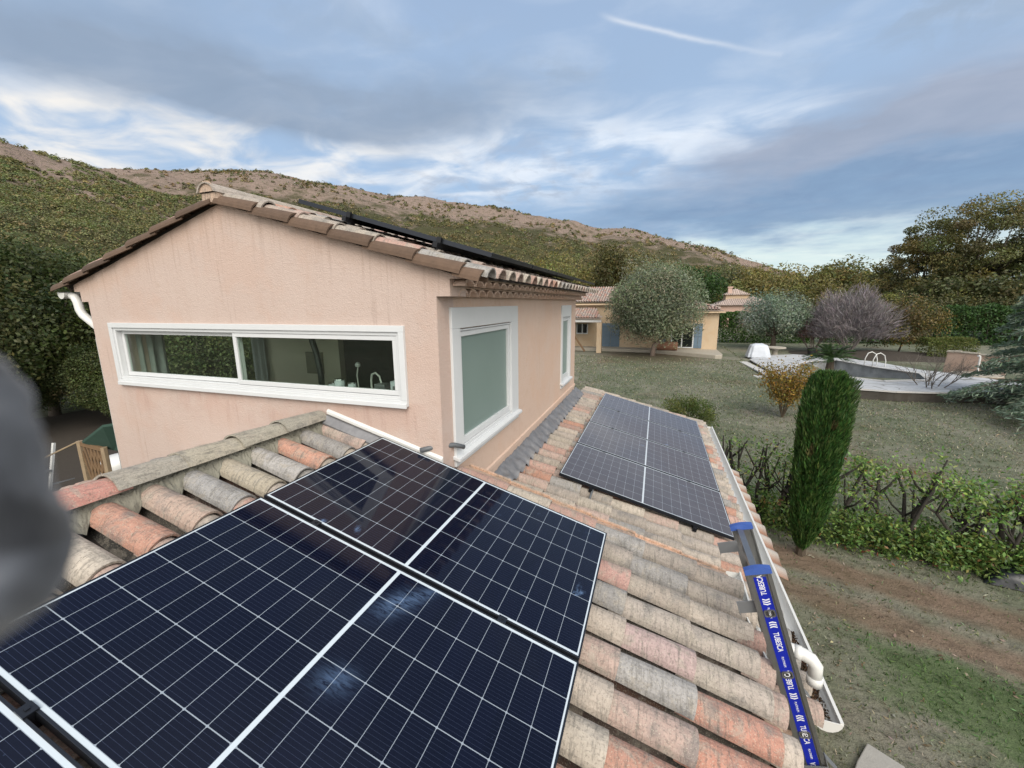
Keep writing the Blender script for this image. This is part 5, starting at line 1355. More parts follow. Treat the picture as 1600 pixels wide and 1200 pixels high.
def build_garden():
    c = at_g(1210, 557); bn = thing('stone_bench', 'small pale stone pedestal table on the lawn beyond the tarpaulin', 'stone table', c)
    mb = MB(); mb.tube([c+(0, 0, .62), c+(0, 0, .68), c+(0, 0, .74)], [.66, .72, .70], 16, (.5, .46, .38, .5)); mb.build('top', M['stone'], bn)
    mb = MB(); mb.tube([c, c+(0, 0, .08), c+(0, 0, .14), c+(0, 0, .4), c+(0, 0, .62)], [.34, .34, .2, .17, .30], 14); mb.build('pedestal', M['stone'], bn, smooth=True)
    for (u, v, k, nm) in ((1267, 556, .8, 'smaller black plant pot beneath the reddish bare tree'), (1298, 557, 1.0, 'larger black plant pot beneath the big bare tree')):
        c = at_g(u, v); p = thing('plant_pot', nm, 'plant pot', c)
        mb = MB(); mb.tube([c, c+(0, 0, .62*k), c+(0, 0, .64*k), c+(0, 0, .72*k), c+(0, 0, .72*k), c+(0, 0, .6*k)], [.26*k, .36*k, .40*k, .40*k, .34*k, .33*k], 16); mb.build('tub', M['black_pot'], p)
        mb = MB(); mb.tube([c+(0, 0, .60*k), c+(0, 0, .63*k)], [.33*k, .33*k], 12); mb.build('soil', M['soil_dark'], p)
    # black sheet on the ground by the hedge
    c = at_g(1585, 906)+np.array([.1, -.15, 0]); mb = MB(); rows = []
    for i in range(24):
        row = []
        for j in range(18):
            a, b_ = (i/23-.5), (j/17-.5); e = max(abs(a), abs(b_))*2
            z = .02+(.30 if e < .75 else .30*(1-e)/.25)*(.75+.35*mnoise.noise(Vector((a*5, b_*5, 4))))+.02*mnoise.noise(Vector((a*16, b_*16, 1)))
            row.append((c[0]+a*1.7+b_*.25+.3, c[1]+b_*.75-a*.35+.05, max(z, .012)))
        rows.append(row)
    mb.face_grid(rows, flip=True); tag(mb.build('plastic_sheet', M['black_sheet'], origin=c, smooth=True), 'black plastic sheet over a low pile at the right end of the hedge', 'plastic sheet')
    # low pink garden wall with stone coping and a shower stand
    a, b_ = at_g(1474, 583), at_g(1556, 592); a[2] = b_[2] = .6; b2 = b_+(b_-a)*.15; w = thing('garden_wall', 'low stained pink rendered wall with ragged coping beyond the pool', 'wall', (a+b2)/2)
    d = (b2-a)/np.linalg.norm(b2-a); mb = MB(); mb.bar(a+(0, 0, .62), b2+(0, 0, .50), .22, 1.45); mb.build('render', M['garden_wall_stucco'], w)
    mb = MB(); rg = np.random.default_rng(2); L = np.linalg.norm(b2-a); k = 0.0
    while k < L-.2:
        q = rg.uniform(.25, .5); p = a+d*(k+q/2)+(0, 0, 1.36-.12*k/L+rg.normal()*.015); mb.bar(p-d*q/2, p+d*(q/2-.02), .34, rg.uniform(.05, .1), col=(.2, .16, .12, 0)); k += q
    mb.build('coping', M['stone'], w)
    c = at_z(1526, 586, ZT); s_ = thing('outdoor_shower', 'white shower post on a round pale base in front of the pink wall', 'shower', c)
    mb = MB(); mb.tube([c+(0, 0, .05), c+(0, 0, .9), c+(-.02, 0, 1.02), c+(-.12, -.03, 1.05)], .045, 8); mb.build('post', M['white_pvc'], s_)
    mb = MB(); mb.tube([c+(0, 0, .0), c+(0, 0, .07)], [1.0, .98], 20); mb.build('base', M['stone'], s_)
    # corner of a concrete slab below the ladder
    c = at_g(1352, 1165); mb = MB(); mb.prism([*[tuple(at_g(*q)+np.array([0, 0, .05])) for q in ((1354, 1166), (1412, 1203), (1440, 1250), (1320, 1250), (1338, 1195))]], (0, 0, -.15))
    tag(mb.build('concrete_slab', M['concrete'], bevel=.01), kind='structure')
    # earth bed behind the pool
    mb = MB(); p0 = at_g(1395, 561); rows = []
    for i in range(20):
        row = []
        for j in range(30):
            a, b_ = i/19-.5, j/29-.5; k = max(0, 1-(2*abs(a))**2)*max(0, 1-(2*abs(b_))**2)
            x, y = p0[0]+b_*12, p0[1]+1.5+a*6; row.append((x, y, float(ground_z(x, y))-.02+k*.5*(.8+.4*mnoise.noise(Vector((x*.8, y*.8, 0))))))
        rows.append(row)
    mb.face_grid(rows, flip=True); tag(mb.build('earth_mound', M['soil_dark'], smooth=True), kind='structure')
build_garden()

# ---------------------------------------------------------------- neighbouring houses
def far_tiles(mb, O, ex, ey, en, length, width, rng, pitch=.23, expo=.4, taper=(0, 0)):
    rows = int(width/pitch)
    for k in range(rows):
        for i in range(int(length/expo)):
            f = (i+.5)*expo; ty = (k+.5)*pitch
            if ty < taper[0]*(length-f) or ty > width-taper[1]*(length-f): continue
            c = tile_col(rng, 1.6); c = (c[0]*.98+.04, c[1]*.88+.03, c[2]*.86+.03, c[3])
            put_tile(mb, O+ex*(i*expo)+ey*ty+en*.03, ex, ey, en, expo+.03, .09, .105, .012, c, 4)
def build_far_house():
    rng = np.random.default_rng(77); zb = .6; yf = 38.3
    h = thing('house', 'long low yellow house with blue shutters behind the olive tree', 'house', (0, yf+4, .7))
    ze = 4.85; x0, x1 = -9.5, 1.0
    w = MB(); w.box(x0, x1, yf, yf+.3, zb-.5, ze); w.box(x0, x0+.3, yf+.3, yf+8, zb-.5, ze); w.box(x1-.3, x1, yf+.3, yf+8, zb-.5, ze); w.box(x0, x1, yf+8, yf+8.3, zb-.5, ze)
    w.build('wall', M['yellow_stucco'], h)
    w = MB(); ze2 = 4.12; x2 = 4.85
    w.box(x1+.002, x2, yf-.35, yf, zb-.5, ze2); w.box(x2-.3, x2, yf, yf+6.5, zb-.5, ze2); w.box(x1+.002, x2, yf+6.2, yf+6.5, zb-.5, ze2)
    w.build('wing_wall', M['yellow_stucco'], h)
    a = math.radians(17)
    mb = MB(); ex = np.array([0, -math.cos(a), -math.sin(a)]); ey = np.array([1.0, 0, 0]); en = np.array([0, -math.sin(a), math.cos(a)])
    Ls = 4.9; rz = ze+.08+Ls*math.sin(a); O = np.array([x0-.3, yf-.35+Ls*math.cos(a), rz])
    far_tiles(mb, O, ex, ey, en, Ls, x1-x0+.6, rng, taper=(0, .0))
    mb.poly([O+ex*0, O+ex*Ls, O+ex*Ls+ey*(x1-x0+.6), O+ey*(x1-x0+.6)], (.2, .15, .12, .1))
    eb = np.array([0, math.cos(a), -math.sin(a)]); mb.poly([O, O+ey*(x1-x0+.6), O+eb*Ls+ey*(x1-x0+.6), O+eb*Ls], (.3, .2, .16, .1))
    mb.build('roof', M['clay_tile'], h)
    mb = MB(); mb.prism([(x1-.004, yf+.3, ze), (x1-.004, O[1], rz-.04), (x1-.004, yf+8, ze)], (-.3, 0, 0)); mb.prism([(x0+.3, yf+.3, ze), (x0+.3, O[1], rz-.04), (x0+.3, yf+8, ze)], (-.3, 0, 0))
    mb.build('gable', M['yellow_stucco'], h)
    # hipped roof of the right wing: front slope and right hip
    mb = MB(); Ls2 = 3.4; W2 = x2-x1+.35; rz2 = ze2+.06+Ls2*math.sin(a); O2 = np.array([x1+.0, yf-.7+Ls2*math.cos(a), rz2])
    far_tiles(mb, O2, ex, ey, en, Ls2, W2, rng, taper=(0, .92))
    exh = np.array([math.cos(a), 0, -math.sin(a)]); enh = np.array([math.sin(a), 0, math.cos(a)]); Lh = Ls2*.92; 
    Oh = np.array([x1+W2-Lh*math.cos(a), yf-.7, rz2+.0]); far_tiles(mb, Oh, exh, np.array([0, 1.0, 0]), enh, Lh, 6.6, rng, taper=(.96, .96))
    z3 = ze2+.04; mid = (x1+W2-Lh*math.cos(a), O2[1], rz2-.03)
    mb.poly([(x1, yf-.7, z3), (x1+W2, yf-.7, z3), mid, (x1, O2[1], rz2-.03)], (.2, .15, .12, .1)); mb.poly([(x1+W2, yf-.7, z3), (x1+W2, yf+5.9, z3), mid], (.2, .15, .12, .1)); mb.poly([(x1+W2, yf+5.9, z3), (x1, yf+5.9, z3), (x1, O2[1], rz2-.03), mid], (.3, .2, .16, .1))
    mb.build('wing_roof', M['clay_tile'], h)
    mb = MB(); mb.box(x0-.3, x1-.002, yf-.42, yf-.002, ze-.16, ze-.03); mb.box(x1+.002, x2+.4, yf-.75, yf-.352, ze2-.12, ze2-.01)
    mb.build('eave_band', M['yellow_stucco'], h)
    def shutter(xa, xb, za, zt, y, nm=None):
        m_ = MB(); xm = (xa+xb)/2
        m_.box(xa, xm-.01, y-.05, y-.005, za, zt); m_.box(xm+.01, xb, y-.05, y-.005, za, zt)
        for z in (za+.25, (za+zt)/2, zt-.25): m_.box(xa+.03, xb-.03, y-.075, y-.0505, z-.05, z+.05)
        o = m_.build('shutter', M['blue_shutter'], h, bevel=.006)
    shutter(-4.62, -3.05, .98, 3.08, yf); shutter(3.05, 3.68, 1.05, 3.12, yf-.35); shutter(.30, .86, 1.05, 3.12, yf)
    m_ = MB(); m_.box(1.25, 3.0, yf-.40, yf-.352, 1.05, 3.1); wn = m_.build('glazed_door', M['dark_glass'], h)
    m_ = MB()
    for x in (1.25, 2.08, 2.95): m_.box(x, x+.09, yf-.44, yf-.401, 1.05, 3.1)
    m_.box(1.25, 3.04, yf-.441, yf-.402, 1.05, 1.14); m_.box(1.25, 3.04, yf-.441, yf-.402, 3.02, 3.1); m_.build('frame', M['white_frame'], wn)
    # porch on the left with its pillar, roof, little window and propped timber
    yp = 35.7; mb = MB(); exq = np.array([0, -math.cos(a), -math.sin(a)]); Op = np.array([-9.6, yp-.3+3.0*math.cos(a), 3.55+3.0*math.sin(a)])
    far_tiles(mb, Op, exq, ey, en, 3.0, 5.3, rng, taper=(0, .30)); mb.poly([Op, Op+exq*3, Op+exq*3+ey*5.2, Op+ey*4.4], (.2, .15, .12, .1)); mb.build('porch_roof', M['clay_tile'], h)
    mb = MB(); mb.box(-9.6, -4.36, yp-.2, yp+.1, 3.28, 3.5); mb.build('porch_beam', M['stone_white'], h)
    mb = MB(); mb.box(-4.72, -4.32, yp-.18, yp+.22, .3, 3.27); mb.build('pillar', M['yellow_stucco'], h)
    mb = MB(); mb.box(-6.9, -5.95, yf-.03, yf-.001, 2.15, 3.0); wn = mb.build('window', M['dark_glass'], h)
    mb = MB()
    for x in (-6.95, -6.45, -5.98): mb.box(x, x+.09, yf-.06, yf-.031, 2.1, 3.05)
    mb.box(-6.95, -5.9, yf-.061, yf-.032, 2.08, 2.18); mb.build('frame', M['white_frame'], wn)
    mb = MB(); mb.bar((-6.75, yp+.2, 2.15), (-5.75, yp+.2, .75), .14, .14)
    tag(mb.build('timber', M['wood'], origin=(-6.2, yp, .75)), 'brown timber propped slantwise in the porch of the yellow house', 'timber')
    # terrace of pale stone in front
    mb = MB(); mb.prism([(-10, yf+.1, .95), (-10, 36.9, .95), (-4.3, 36.9, .95), (-.5, 36.7, .97), (2.3, 35.2, .98), (4.3, 33.9, .98), (4.75, 34.1, .98), (4.9, 34.8, .98), (4.9, yf+.1, .98)][::-1], (0, 0, -.9))
    tr = mb.build('stone_terrace', M['stone'], bevel=.04); tag(tr, kind='structure')
    mb = MB(); c = at_z(1040, 548, .98)+np.array([0, .1, 0]); mb.tube([c+(-.7, .3, .35), c+(.9, .3, .35)], .36, 14)
    tag(mb.build('stone_trough', M['terracotta'], origin=c, bevel=.05), 'brown clay trough against the yellow house under the olive tree', 'trough')
build_far_house()
def build_house2():
    rng = np.random.default_rng(78); y = 74.0
    h = thing('house', 'distant pale pink villa with arched loggia behind the green hedge', 'house', (14, y+4, .7))
    w = MB(); xs = [8.9, 10.6, 13.0, 15.4, 17.6]
    w.box(8.9, 17.6, y+2.2, y+2.5, .2, 4.3); w.box(8.9, 9.2, y, y+2.2, .2, 4.3); w.box(17.3, 17.6, y, y+8, .2, 4.3); w.box(8.9, 9.2, y+2.5, y+8, .2, 4.3)
    for i in range(4):                                   # arches
        xa, xb = xs[i]+.28, xs[i+1]-.28; xm = (xa+xb)/2; r = (xb-xa)/2
        arc = [(xm-r*math.cos(q), y, 2.6+.75*math.sin(q)) for q in np.linspace(0, math.pi, 11)]
        w.prism([(xs[i], y, 4.3), (xs[i], y, .2), (xa, y, .2)]+arc+[(xb, y, .2), (xs[i+1], y, .2), (xs[i+1], y, 4.3)], (0, .35, 0))
    w.build('wall', M['rose_stucco'], h)
    m_ = MB()
    for i in range(4): m_.box(xs[i]+.4, xs[i+1]-.4, y+2.15, y+2.19, .3, 3.0)
    m_.build('window', M['dark_glass'], h)
    col = (.44, .34, .29, .4)
    def roof(x0, x1, y0, y1, z0, hgt, inset, nm):
        mb = MB(); a = math.atan2(hgt, (y1-y0)/2)
        A = [(x0, y0, z0), (x1, y0, z0), (x1, y1, z0), (x0, y1, z0)]; ym = (y0+y1)/2; r0, r1 = (x0+inset, ym, z0+hgt), (x1-inset, ym, z0+hgt)
        mb.poly([A[0], A[1], r1, r0], col); mb.poly([A[1], A[2], r1], col); mb.poly([A[2], A[3], r0, r1], col); mb.poly([A[3], A[0], r0], col); mb.poly(A[::-1], col)
        L = math.hypot((y1-y0)/2, hgt); ex = np.array([0, -math.cos(a), -math.sin(a)]); en = np.array([0, -math.sin(a), math.cos(a)])
        O = np.array([x0, ym, z0+hgt]); rows = int((x1-x0)/.3)
        for k in range(rows):
            t_ = (k+.5)*.3; lim = L*min(1, t_/max(inset, .01), (x1-x0-t_)/max(inset, .01)); c = np.array([.46, .36, .31])*(1+rng.normal()*.10)
            put_tile(mb, O+ex*(L-lim)+np.array([t_, 0, 0])+en*.01, ex, np.array([1.0, 0, 0]), en, lim, .10, .10, .012, (*c, rng.random()), 4)
        return mb.build(nm, M['clay_tile'], h)
    roof(8.6, 17.9, y-.4, y+9, 4.3, 1.35, 3.2, 'roof')
    w = MB(); w.box(10.6, 13.9, y+3.2, y+6.8, 4.5, 5.95); w.build('tower', M['yellow_stucco'], h)
    roof(10.2, 14.2, y+2.9, y+7.1, 5.95, 1.0, 1.9, 'roof')
    w = MB(); w.box(10.9, 11.5, y+3.4, y+4.0, 5.9, 7.1); w.box(10.8, 11.6, y+3.3, y+4.1, 7.1, 7.3); w.build('chimney', M['rose_stucco'], h)
build_house2()

# ---------------------------------------------------------------- hedges and trees of the garden
HG = [(.040, .085, .025), (.06, .115, .032), (.03, .065, .02)]
box_hedge('hedge', 'bright green clipped hedge between the yellow house and the grey olive tree', (6.2, 48.5, .6), (15, 49.5, .6), 1.6, 3.2, 16000, .20, [(.05, .105, .02), (.035, .075, .018), (.07, .125, .028)], 81, 'clipped boundary hedges')
box_hedge('hedge', 'long dark green clipped hedge closing the garden at the right', (16, 50.5, .6), (48, 52.0, .6), 1.8, 3.7, 34000, .22, HG, 82, 'clipped boundary hedges')
box_hedge('box_bush', 'rounded block of yellow green clipped box beside the pink garden wall', at_g(1437, 560), at_g(1520, 563)+np.array([0, .3, 0]), 1.6, 1.55, 9000, .10, [(.10, .125, .03), (.075, .10, .025), (.13, .14, .04)], 83, None, .35, 'bush')
crown_trunk('olive_tree', 'large grey green olive tree on the lawn in front of the yellow house', 'olive tree', at_g(1019, 556), 7.2, 3.85, 3.15, 3.95, 120, 60000, .20, [(.185, .205, .135), (.15, .175, .112), (.215, .235, .165), (.12, .145, .095)], 91, aspect=.28, trunk_r=.17, limbs=10, shell=.55, clump=.36, trunk_col=(.20, .15, .12), trunk_bend=.35)
crown_trunk('olive_tree', 'smaller blue green olive tree in front of the clipped hedge', 'olive tree', at_g(1206, 546), 5.0, 3.0, 2.1, 2.9, 90, 17000, .20, [(.18, .23, .18), (.24, .28, .22), (.13, .18, .14)], 92, aspect=.3, trunk_r=.2, shell=.45, clump=.34)
twig_tree('bare_tree', 'broad leafless mauve grey tree beyond the empty pool', 'tree', at_g(1322, 553), 4.9, 5.0, 93, (.20, .18, .165), (.175, .155, .16), 13, 4, r0=.06, fan=.42, dome=(12000, 2.95, 1.4, 3.7))
twig_tree('bare_tree', 'small leafless reddish tree with many pale stems', 'tree', at_g(1268, 549), 3.0, 2.6, 94, (.24, .19, .17), (.15, .085, .08), 9, 4, r0=.05, fan=.42, dome=(3500, 1.35, 1.2, 1.7))
crown_trunk('shrub', 'bushy ochre topped shrub right of the mauve bare tree', 'shrub', at_g(1402, 552), 4.6, 2.9, 1.9, 2.3, 80, 12000, .17, [(.16, .125, .035), (.12, .095, .035), (.075, .07, .03), (.09, .085, .04)], 95, trunk_r=.06, shell=.4, clump=.33)

# cedar at the right edge with drooping blue green sprays
def build_cedar():
    rng = np.random.default_rng(97); base = np.array([15.4, 21.6, .45]); root = thing('cedar', 'blue green cedar with drooping branches at the right edge', 'cedar', base)
    mb = MB(); mb.tube([base-(0, 0, .2), base+(0, 0, 4), base+(0, 0, 8.4)], [.26, .16, .03], 8, (.08, .06, .05, .2)); P, D = [], []
    for i in range(120):
        z = rng.uniform(.25, 8.2); L = (4.2 if z < 1.6 else 3.3)*(1-z/9.6)*rng.uniform(.8, 1.15)+.3; a = rng.uniform(0, 2*math.pi)
        o = np.array([math.cos(a), math.sin(a), 0]); pts = []
        for k in np.linspace(0, 1, 7): pts.append(base+(0, 0, z)+o*L*k+np.array([0, 0, .30*L*k-.42*L*k*k]))
        for p in pts: p[2] = max(p[2], float(ground_z(p[0], p[1]))+.12)
        mb.tube(pts, list(np.linspace(.05, .008, 7)), 4, (.09, .07, .055, rng.random()))
        n = int(620*L/3.0); k = rng.random(n)**.7; q = np.array(pts); fi = k*6; i0 = np.minimum(fi.astype(int), 5); w = (fi-i0)[:, None]; c = q[i0]*(1-w)+q[i0+1]*w
        s_ = np.array([-o[1], o[0], 0]); lat = rng.normal(size=n)*.26*L*(1-.65*k)*.62
        c = c+s_*lat[:, None]+rng.normal(size=(n, 3))*.05-np.array([0, 0, 1])*(np.abs(lat)*.28)[:, None]
        P.append(c); D.append(o*.55+s_*np.sign(lat)[:, None]*.5+rng.normal(size=(n, 3))*.3-np.array([0, 0, .18]))
    mb.build('trunk', M['bark'], root); P = np.concatenate(P); D = np.concatenate(D); D /= np.linalg.norm(D, axis=1, keepdims=True)
    P[:, 2] = np.maximum(P[:, 2], ground_z(P[:, 0], P[:, 1])+.08)
    leaves('needles', P, .22*rng.uniform(.6, 1.3, len(P)), .18, palette(len(P), [(.13, .18, .13), (.16, .215, .16), (.095, .14, .10), (.19, .24, .185)], rng), rng, M['leaf'], root, dirs=D, dirk=.8)
build_cedar()

# ---------------------------------------------------------------- woods behind the houses
def wood_at(u, vtop, dist, wpx, proto_args, label, name, seed, cat='tree', group=None, low=.18, nclump=None, **kw):
    """a tree whose top shows at (u, vtop), dist metres ahead, about wpx pixels of the photograph wide"""
    p = at_y(u, vtop, dist); gz = float(ground_z(p[0], p[1])); h = p[2]-gz
    depth = float(np.dot(p-np.array([0, 0, H]), CF)); rx = wpx/2/FPX*depth
    rz = h*(1-low)/2
    n, size, pal = proto_args
    return crown_trunk(name, label, cat, (p[0], p[1], gz), h, rx, rz, h-rz, nclump or max(24, int(n/110)), n, size, pal, seed, group, **kw)
OLV = [(.145, .14, .045), (.115, .118, .04), (.175, .16, .05), (.095, .105, .038)]
YEL = [(.19, .17, .055), (.155, .15, .05), (.135, .138, .046), (.21, .18, .06)]
DRK = [(.065, .078, .03), (.085, .092, .035), (.05, .064, .026), (.105, .10, .04)]
BRN = [(.145, .135, .05), (.115, .115, .043), (.17, .145, .052), (.10, .105, .04)]
wood_at(955, 384, 95, 62, (7000, .55, [(.07, .068, .024), (.09, .082, .026), (.055, .055, .022)]), 'tall narrow brown green tree rising behind the yellow house roof', 'tree', 101, low=.05, shell=.35, clump=.5, flat=1.6)
wood_at(876, 395, 90, 110, (6500, .55, YEL), 'yellowing round tree just beyond the pink house eave', 'tree', 102, low=.1)
wood_at(1080, 421, 66, 104, (9500, .36, [(.035, .075, .018), (.05, .095, .022), (.028, .06, .016)]), 'rounded bright green pine behind the yellow house', 'pine tree', 103, low=.42, shell=.5, clump=.36)
wood_at(1240, 418, 105, 120, (7000, .6, YEL), 'ochre tree at the left of the low wood skyline', 'tree', 104, low=.1)
wood_at(1322, 410, 100, 120, (7000, .6, OLV), 'olive coloured tree in the wood above the mauve bare tree', 'tree', 105, low=.1)
big = dict(low=.12, shell=.50, clump=.17, flat=.6, aspect=.6, trunk_r=.28, limbs=40, nclump=120)
wood_at(1548, 300, 64, 250, (44000, .23, BRN), 'tallest oak at the right with sky showing through its rusty crown', 'oak tree', 106, cat='oak', **{**big, 'low': .30})
wood_at(1455, 366, 66, 150, (24000, .23, BRN), 'lower spreading oak left of the tallest oak at the right', 'oak tree', 107, cat='oak', **{**big, 'low': .30})
wood_at(1660, 330, 62, 220, (15000, .26, DRK), 'dark oak cut off by the right edge of the photo', 'oak tree', 108, cat='oak', **big)
G = 'trees of the wood behind the garden'
LW = 'olive and ochre broadleaf tree in the wood behind the garden hedges'
protos = []
for i, (pal, h, rx) in enumerate(((OLV, 11, 4.6), (YEL, 10, 4.4), (DRK, 10.5, 4.8), (BRN, 11.5, 4.6))):
    x, y = 24+9*i, 66.0
    protos.append(crown_trunk('tree', LW, 'tree', (x, y, .7), h, rx, h*.46, h*.54, 60, 6500, .48, pal, 120+i, G, shell=.45, clump=.36))
rg = np.random.default_rng(9)
SPOT = [(842, 425, 100), (915, 418, 105), (990, 420, 110), (1020, 425, 92), (1140, 418, 100), (1165, 424, 90), (1190, 420, 112), (1212, 428, 95), (1275, 425, 96), (1300, 424, 118), (1345, 420, 110), (1372, 418, 92), (1395, 424, 84), (1290, 440, 82), (1345, 440, 76), (1240, 445, 84), (1180, 440, 96), (1405, 440, 70), (1440, 432, 62), (1480, 425, 58), (1525, 425, 60), (1570, 420, 56), (1610, 425, 60), (1430, 455, 58), (1470, 460, 56), (1520, 455, 55), (1565, 460, 54), (1605, 450, 55), (1660, 440, 60), (1390, 465, 62), (1060, 430, 115), (1110, 432, 120), (1720, 430, 62), (1780, 430, 66), (1095, 455, 98), (1225, 462, 78), (1310, 468, 70), (1365, 470, 66), (880, 440, 98), (940, 440, 96), (1000, 445, 90), (1402, 462, 57), (1428, 448, 59), (1452, 458, 56), (1478, 447, 58), (1500, 462, 55.5), (1526, 450, 58), (1552, 458, 56), (1580, 448, 57), (1606, 460, 55.5), (1634, 450, 57), (1670, 455, 58)]
for i, (u, v, d) in enumerate(SPOT):
    k = 2 if u > 1420 and rg.random() < .7 else rg.integers(0, 4)
    o = protos[i] if i < 4 else copy_tree(protos[k]); src = protos[k] if i >= 4 else protos[i]
    hh = (11, 10, 10.5, 11.5)[k if i >= 4 else i]
    p = at_y(u, v, d); gz = float(ground_z(p[0], p[1])); s_ = max(.45, (p[2]-gz)/hh)
    o.location = (p[0], p[1], gz); w_ = s_*rg.uniform(.9, 1.2); o.scale = (w_, w_, s_); o.rotation_euler = (0, 0, rg.uniform(0, 6.28))

# near wood at the left of the house: holm oaks
G = 'holm oaks at the left of the pink house'
HOLM = [(.055, .075, .026), (.075, .095, .032), (.042, .060, .022), (.10, .105, .038)]
labs = 'dark green holm oak in the thicket at the left of the pink house'
hp = []
for i in range(3):
    hp.append(crown_trunk('holm_oak', labs, 'holm oak', (-20-4*i, 12+3*i, 0), 8, 3.4, 3.75, 4.1, 150, 36000, .15, [HOLM, HOLM, [(.055, .075, .022), (.075, .09, .028), (.042, .058, .019)]][i], 140+i, G, aspect=.6, shell=.5, clump=.27, trunk_r=.16, trunk_col=(.09, .075, .06)))
HS = [(-17.5, 11.5, 6.8), (-22, 13.0, 8.3), (-26, 10.5, 8.8), (-19.8, 17.5, 8.0), (-28, 17, 9.6), (-15.5, 16.5, 6.4), (-33, 22, 11), (-24.5, 23, 9.6), (-14.5, 22, 7.2), (-38, 15, 11.5), (-31, 8, 9.8), (-19, 27, 9.0), (-30, 30, 11.0), (-23.5, 7.0, 7.6), (-36, 27, 12), (-27, 38, 12.5), (-42, 33, 14.5), (-19, 36, 9.5), (-13, 30, 8.0), (-50, 24, 15.0), (-18.6, 10.2, 3.3), (-21.5, 10.6, 3.8), (-24.5, 9.2, 3.6), (-27, 13, 4.4), (-20.6, 14.6, 4.2), (-16.6, 13.4, 3.4)]
for i, (x, y, h_) in enumerate(HS):
    o = hp[i] if i < 3 else copy_tree(hp[i % 3])
    dd = math.hypot(x, y); cap = H+dd*math.tan(R(float(np.interp(math.degrees(math.atan2(x, y)), [-75, -67, -62, -50], [9.5, 7.6, 4.6, 3.6])))); s_ = min(h_, cap*.94)/8.0; o.location = (x, y, 0); o.scale = (s_*rg.uniform(.9, 1.15), s_*rg.uniform(.9, 1.15), s_); o.rotation_euler = (0, 0, rg.uniform(0, 6.28))

# ---------------------------------------------------------------- yard at the lower left
def build_yard():
    zt = 2.3
    c = at_z(178, 684, zt); r = thing('shed', 'shed with a dull green canvas roof at the foot of the holm oaks', 'shed', (c[0], c[1], 0))
    mb = MB(); P = [at_z(u, v, z) for u, v, z in ((128, 689, 2.15), (176, 700, 2.0), (215, 705, 1.95), (215, 655, 2.7), (160, 664, 2.6))]
    mb.prism(P, (0, 0, -.05)); mb.build('roof', M['green_canvas'], r)
    q = np.mean(P, 0); mb = MB(); mb.box(q[0]-.6, q[0]+1.8, q[1]+.3, q[1]+1.6, -.1, 1.9); mb.build('wall', M['inside_dark'], r)
    a, b_ = at_z(124, 689, 2.1), at_z(162, 699, 2.05); t_ = thing('trellis', 'brown lattice trellis panel in front of the green shed roof', 'trellis', (a+b_)/2*(1, 1, 0))
    d = b_-a; L = np.linalg.norm(d); mb = MB()
    for p in (a, b_): mb.tube([p*(1, 1, 0)-(0, 0, .1), p], .06, 6)
    mb.build('post', M['pale_wood'], t_)
    mb = MB(); mb.bar(a-(0, 0, .05), b_-(0, 0, .05), .05, .09); mb.bar(a-(0, 0, 1.75), b_-(0, 0, 1.75), .05, .09)
    n = 7
    for k in range(n):
        f0 = k/n; 
        mb.bar(a+d*f0-(0, 0, .1), a+d*min(1, f0+.45)-(0, 0, .1+1.6*min(1, (1-f0)/.45)), .02, .05)
        mb.bar(a+d*f0-(0, 0, 1.7), a+d*min(1, f0+.45)-(0, 0, 1.7-1.6*min(1, (1-f0)/.45)), .021, .05)
    mb.build('lattice', M['wood'], t_)
    mb = MB(); mb.tube([a, at_z(60, 720, 1.75)], .018, 5)
    tag(mb.build('rail', M['pale_wood'], origin=a), 'thin pale rail running left from the trellis post', 'rail')
    s_ = thing('step_ladder', 'small aluminium step ladder standing in the dark yard at the left', 'step ladder', at_g(88, 742))
    p0, p1 = at_z(60, 697, 1.75), at_z(84, 692, 1.75); q0, q1 = p0*(1, 1, 0)+(.05, -.45, 0), p1*(1, 1, 0)+(.12, -.45, 0)
    mb = MB(); mb.bar(p0, q0, .05, .05); mb.bar(p1, q1, .05, .05); mb.build('stile', M['white_pvc'], s_)
    for f in (.35, .62):
        mb = MB(); mb.bar(p0*(1-f)+q0*f, p1*(1-f)+q1*f, .12, .04); mb.build('step', M['aluminium'], s_)
    mb = MB(); e = (p0+p1)/2*.45+(q0+q1)/2*.55; mb.obox(e+(0, .12, 0), ((p1-p0)/np.linalg.norm(p1-p0), (0, 1, 0), (0, 0, 1)), (.3, .15, .012)); mb.build('tray', M['aluminium_dull'], s_)
    c = at_z(186, 709, 1.2)*(1, 1, 0); mb = MB(); mb.tube([c, c+(0, 0, .95), c+(0, 0, 1.08), c+(0, 0, 1.16), c+(0, 0, 1.19)], [.40, .42, .40, .26, .05], 18)
    tag(mb.build('water_tank', M['white_pvc'], origin=c, smooth=True), 'white domed tank peeping over the roof by the gable wall', 'tank')
    mb = MB(); a0, b0 = at_z(70, 700, 1.0), at_z(250, 690, 1.0); rows = []
    mb.prism([(-26, 5.5, .006), (-12, 5.0, .006), (-9, 12, .006), (-26, 13, .006)][::1], (0, 0, .02))
    tag(mb.build('yard', M['soil_dark']), kind='structure')
build_yard()

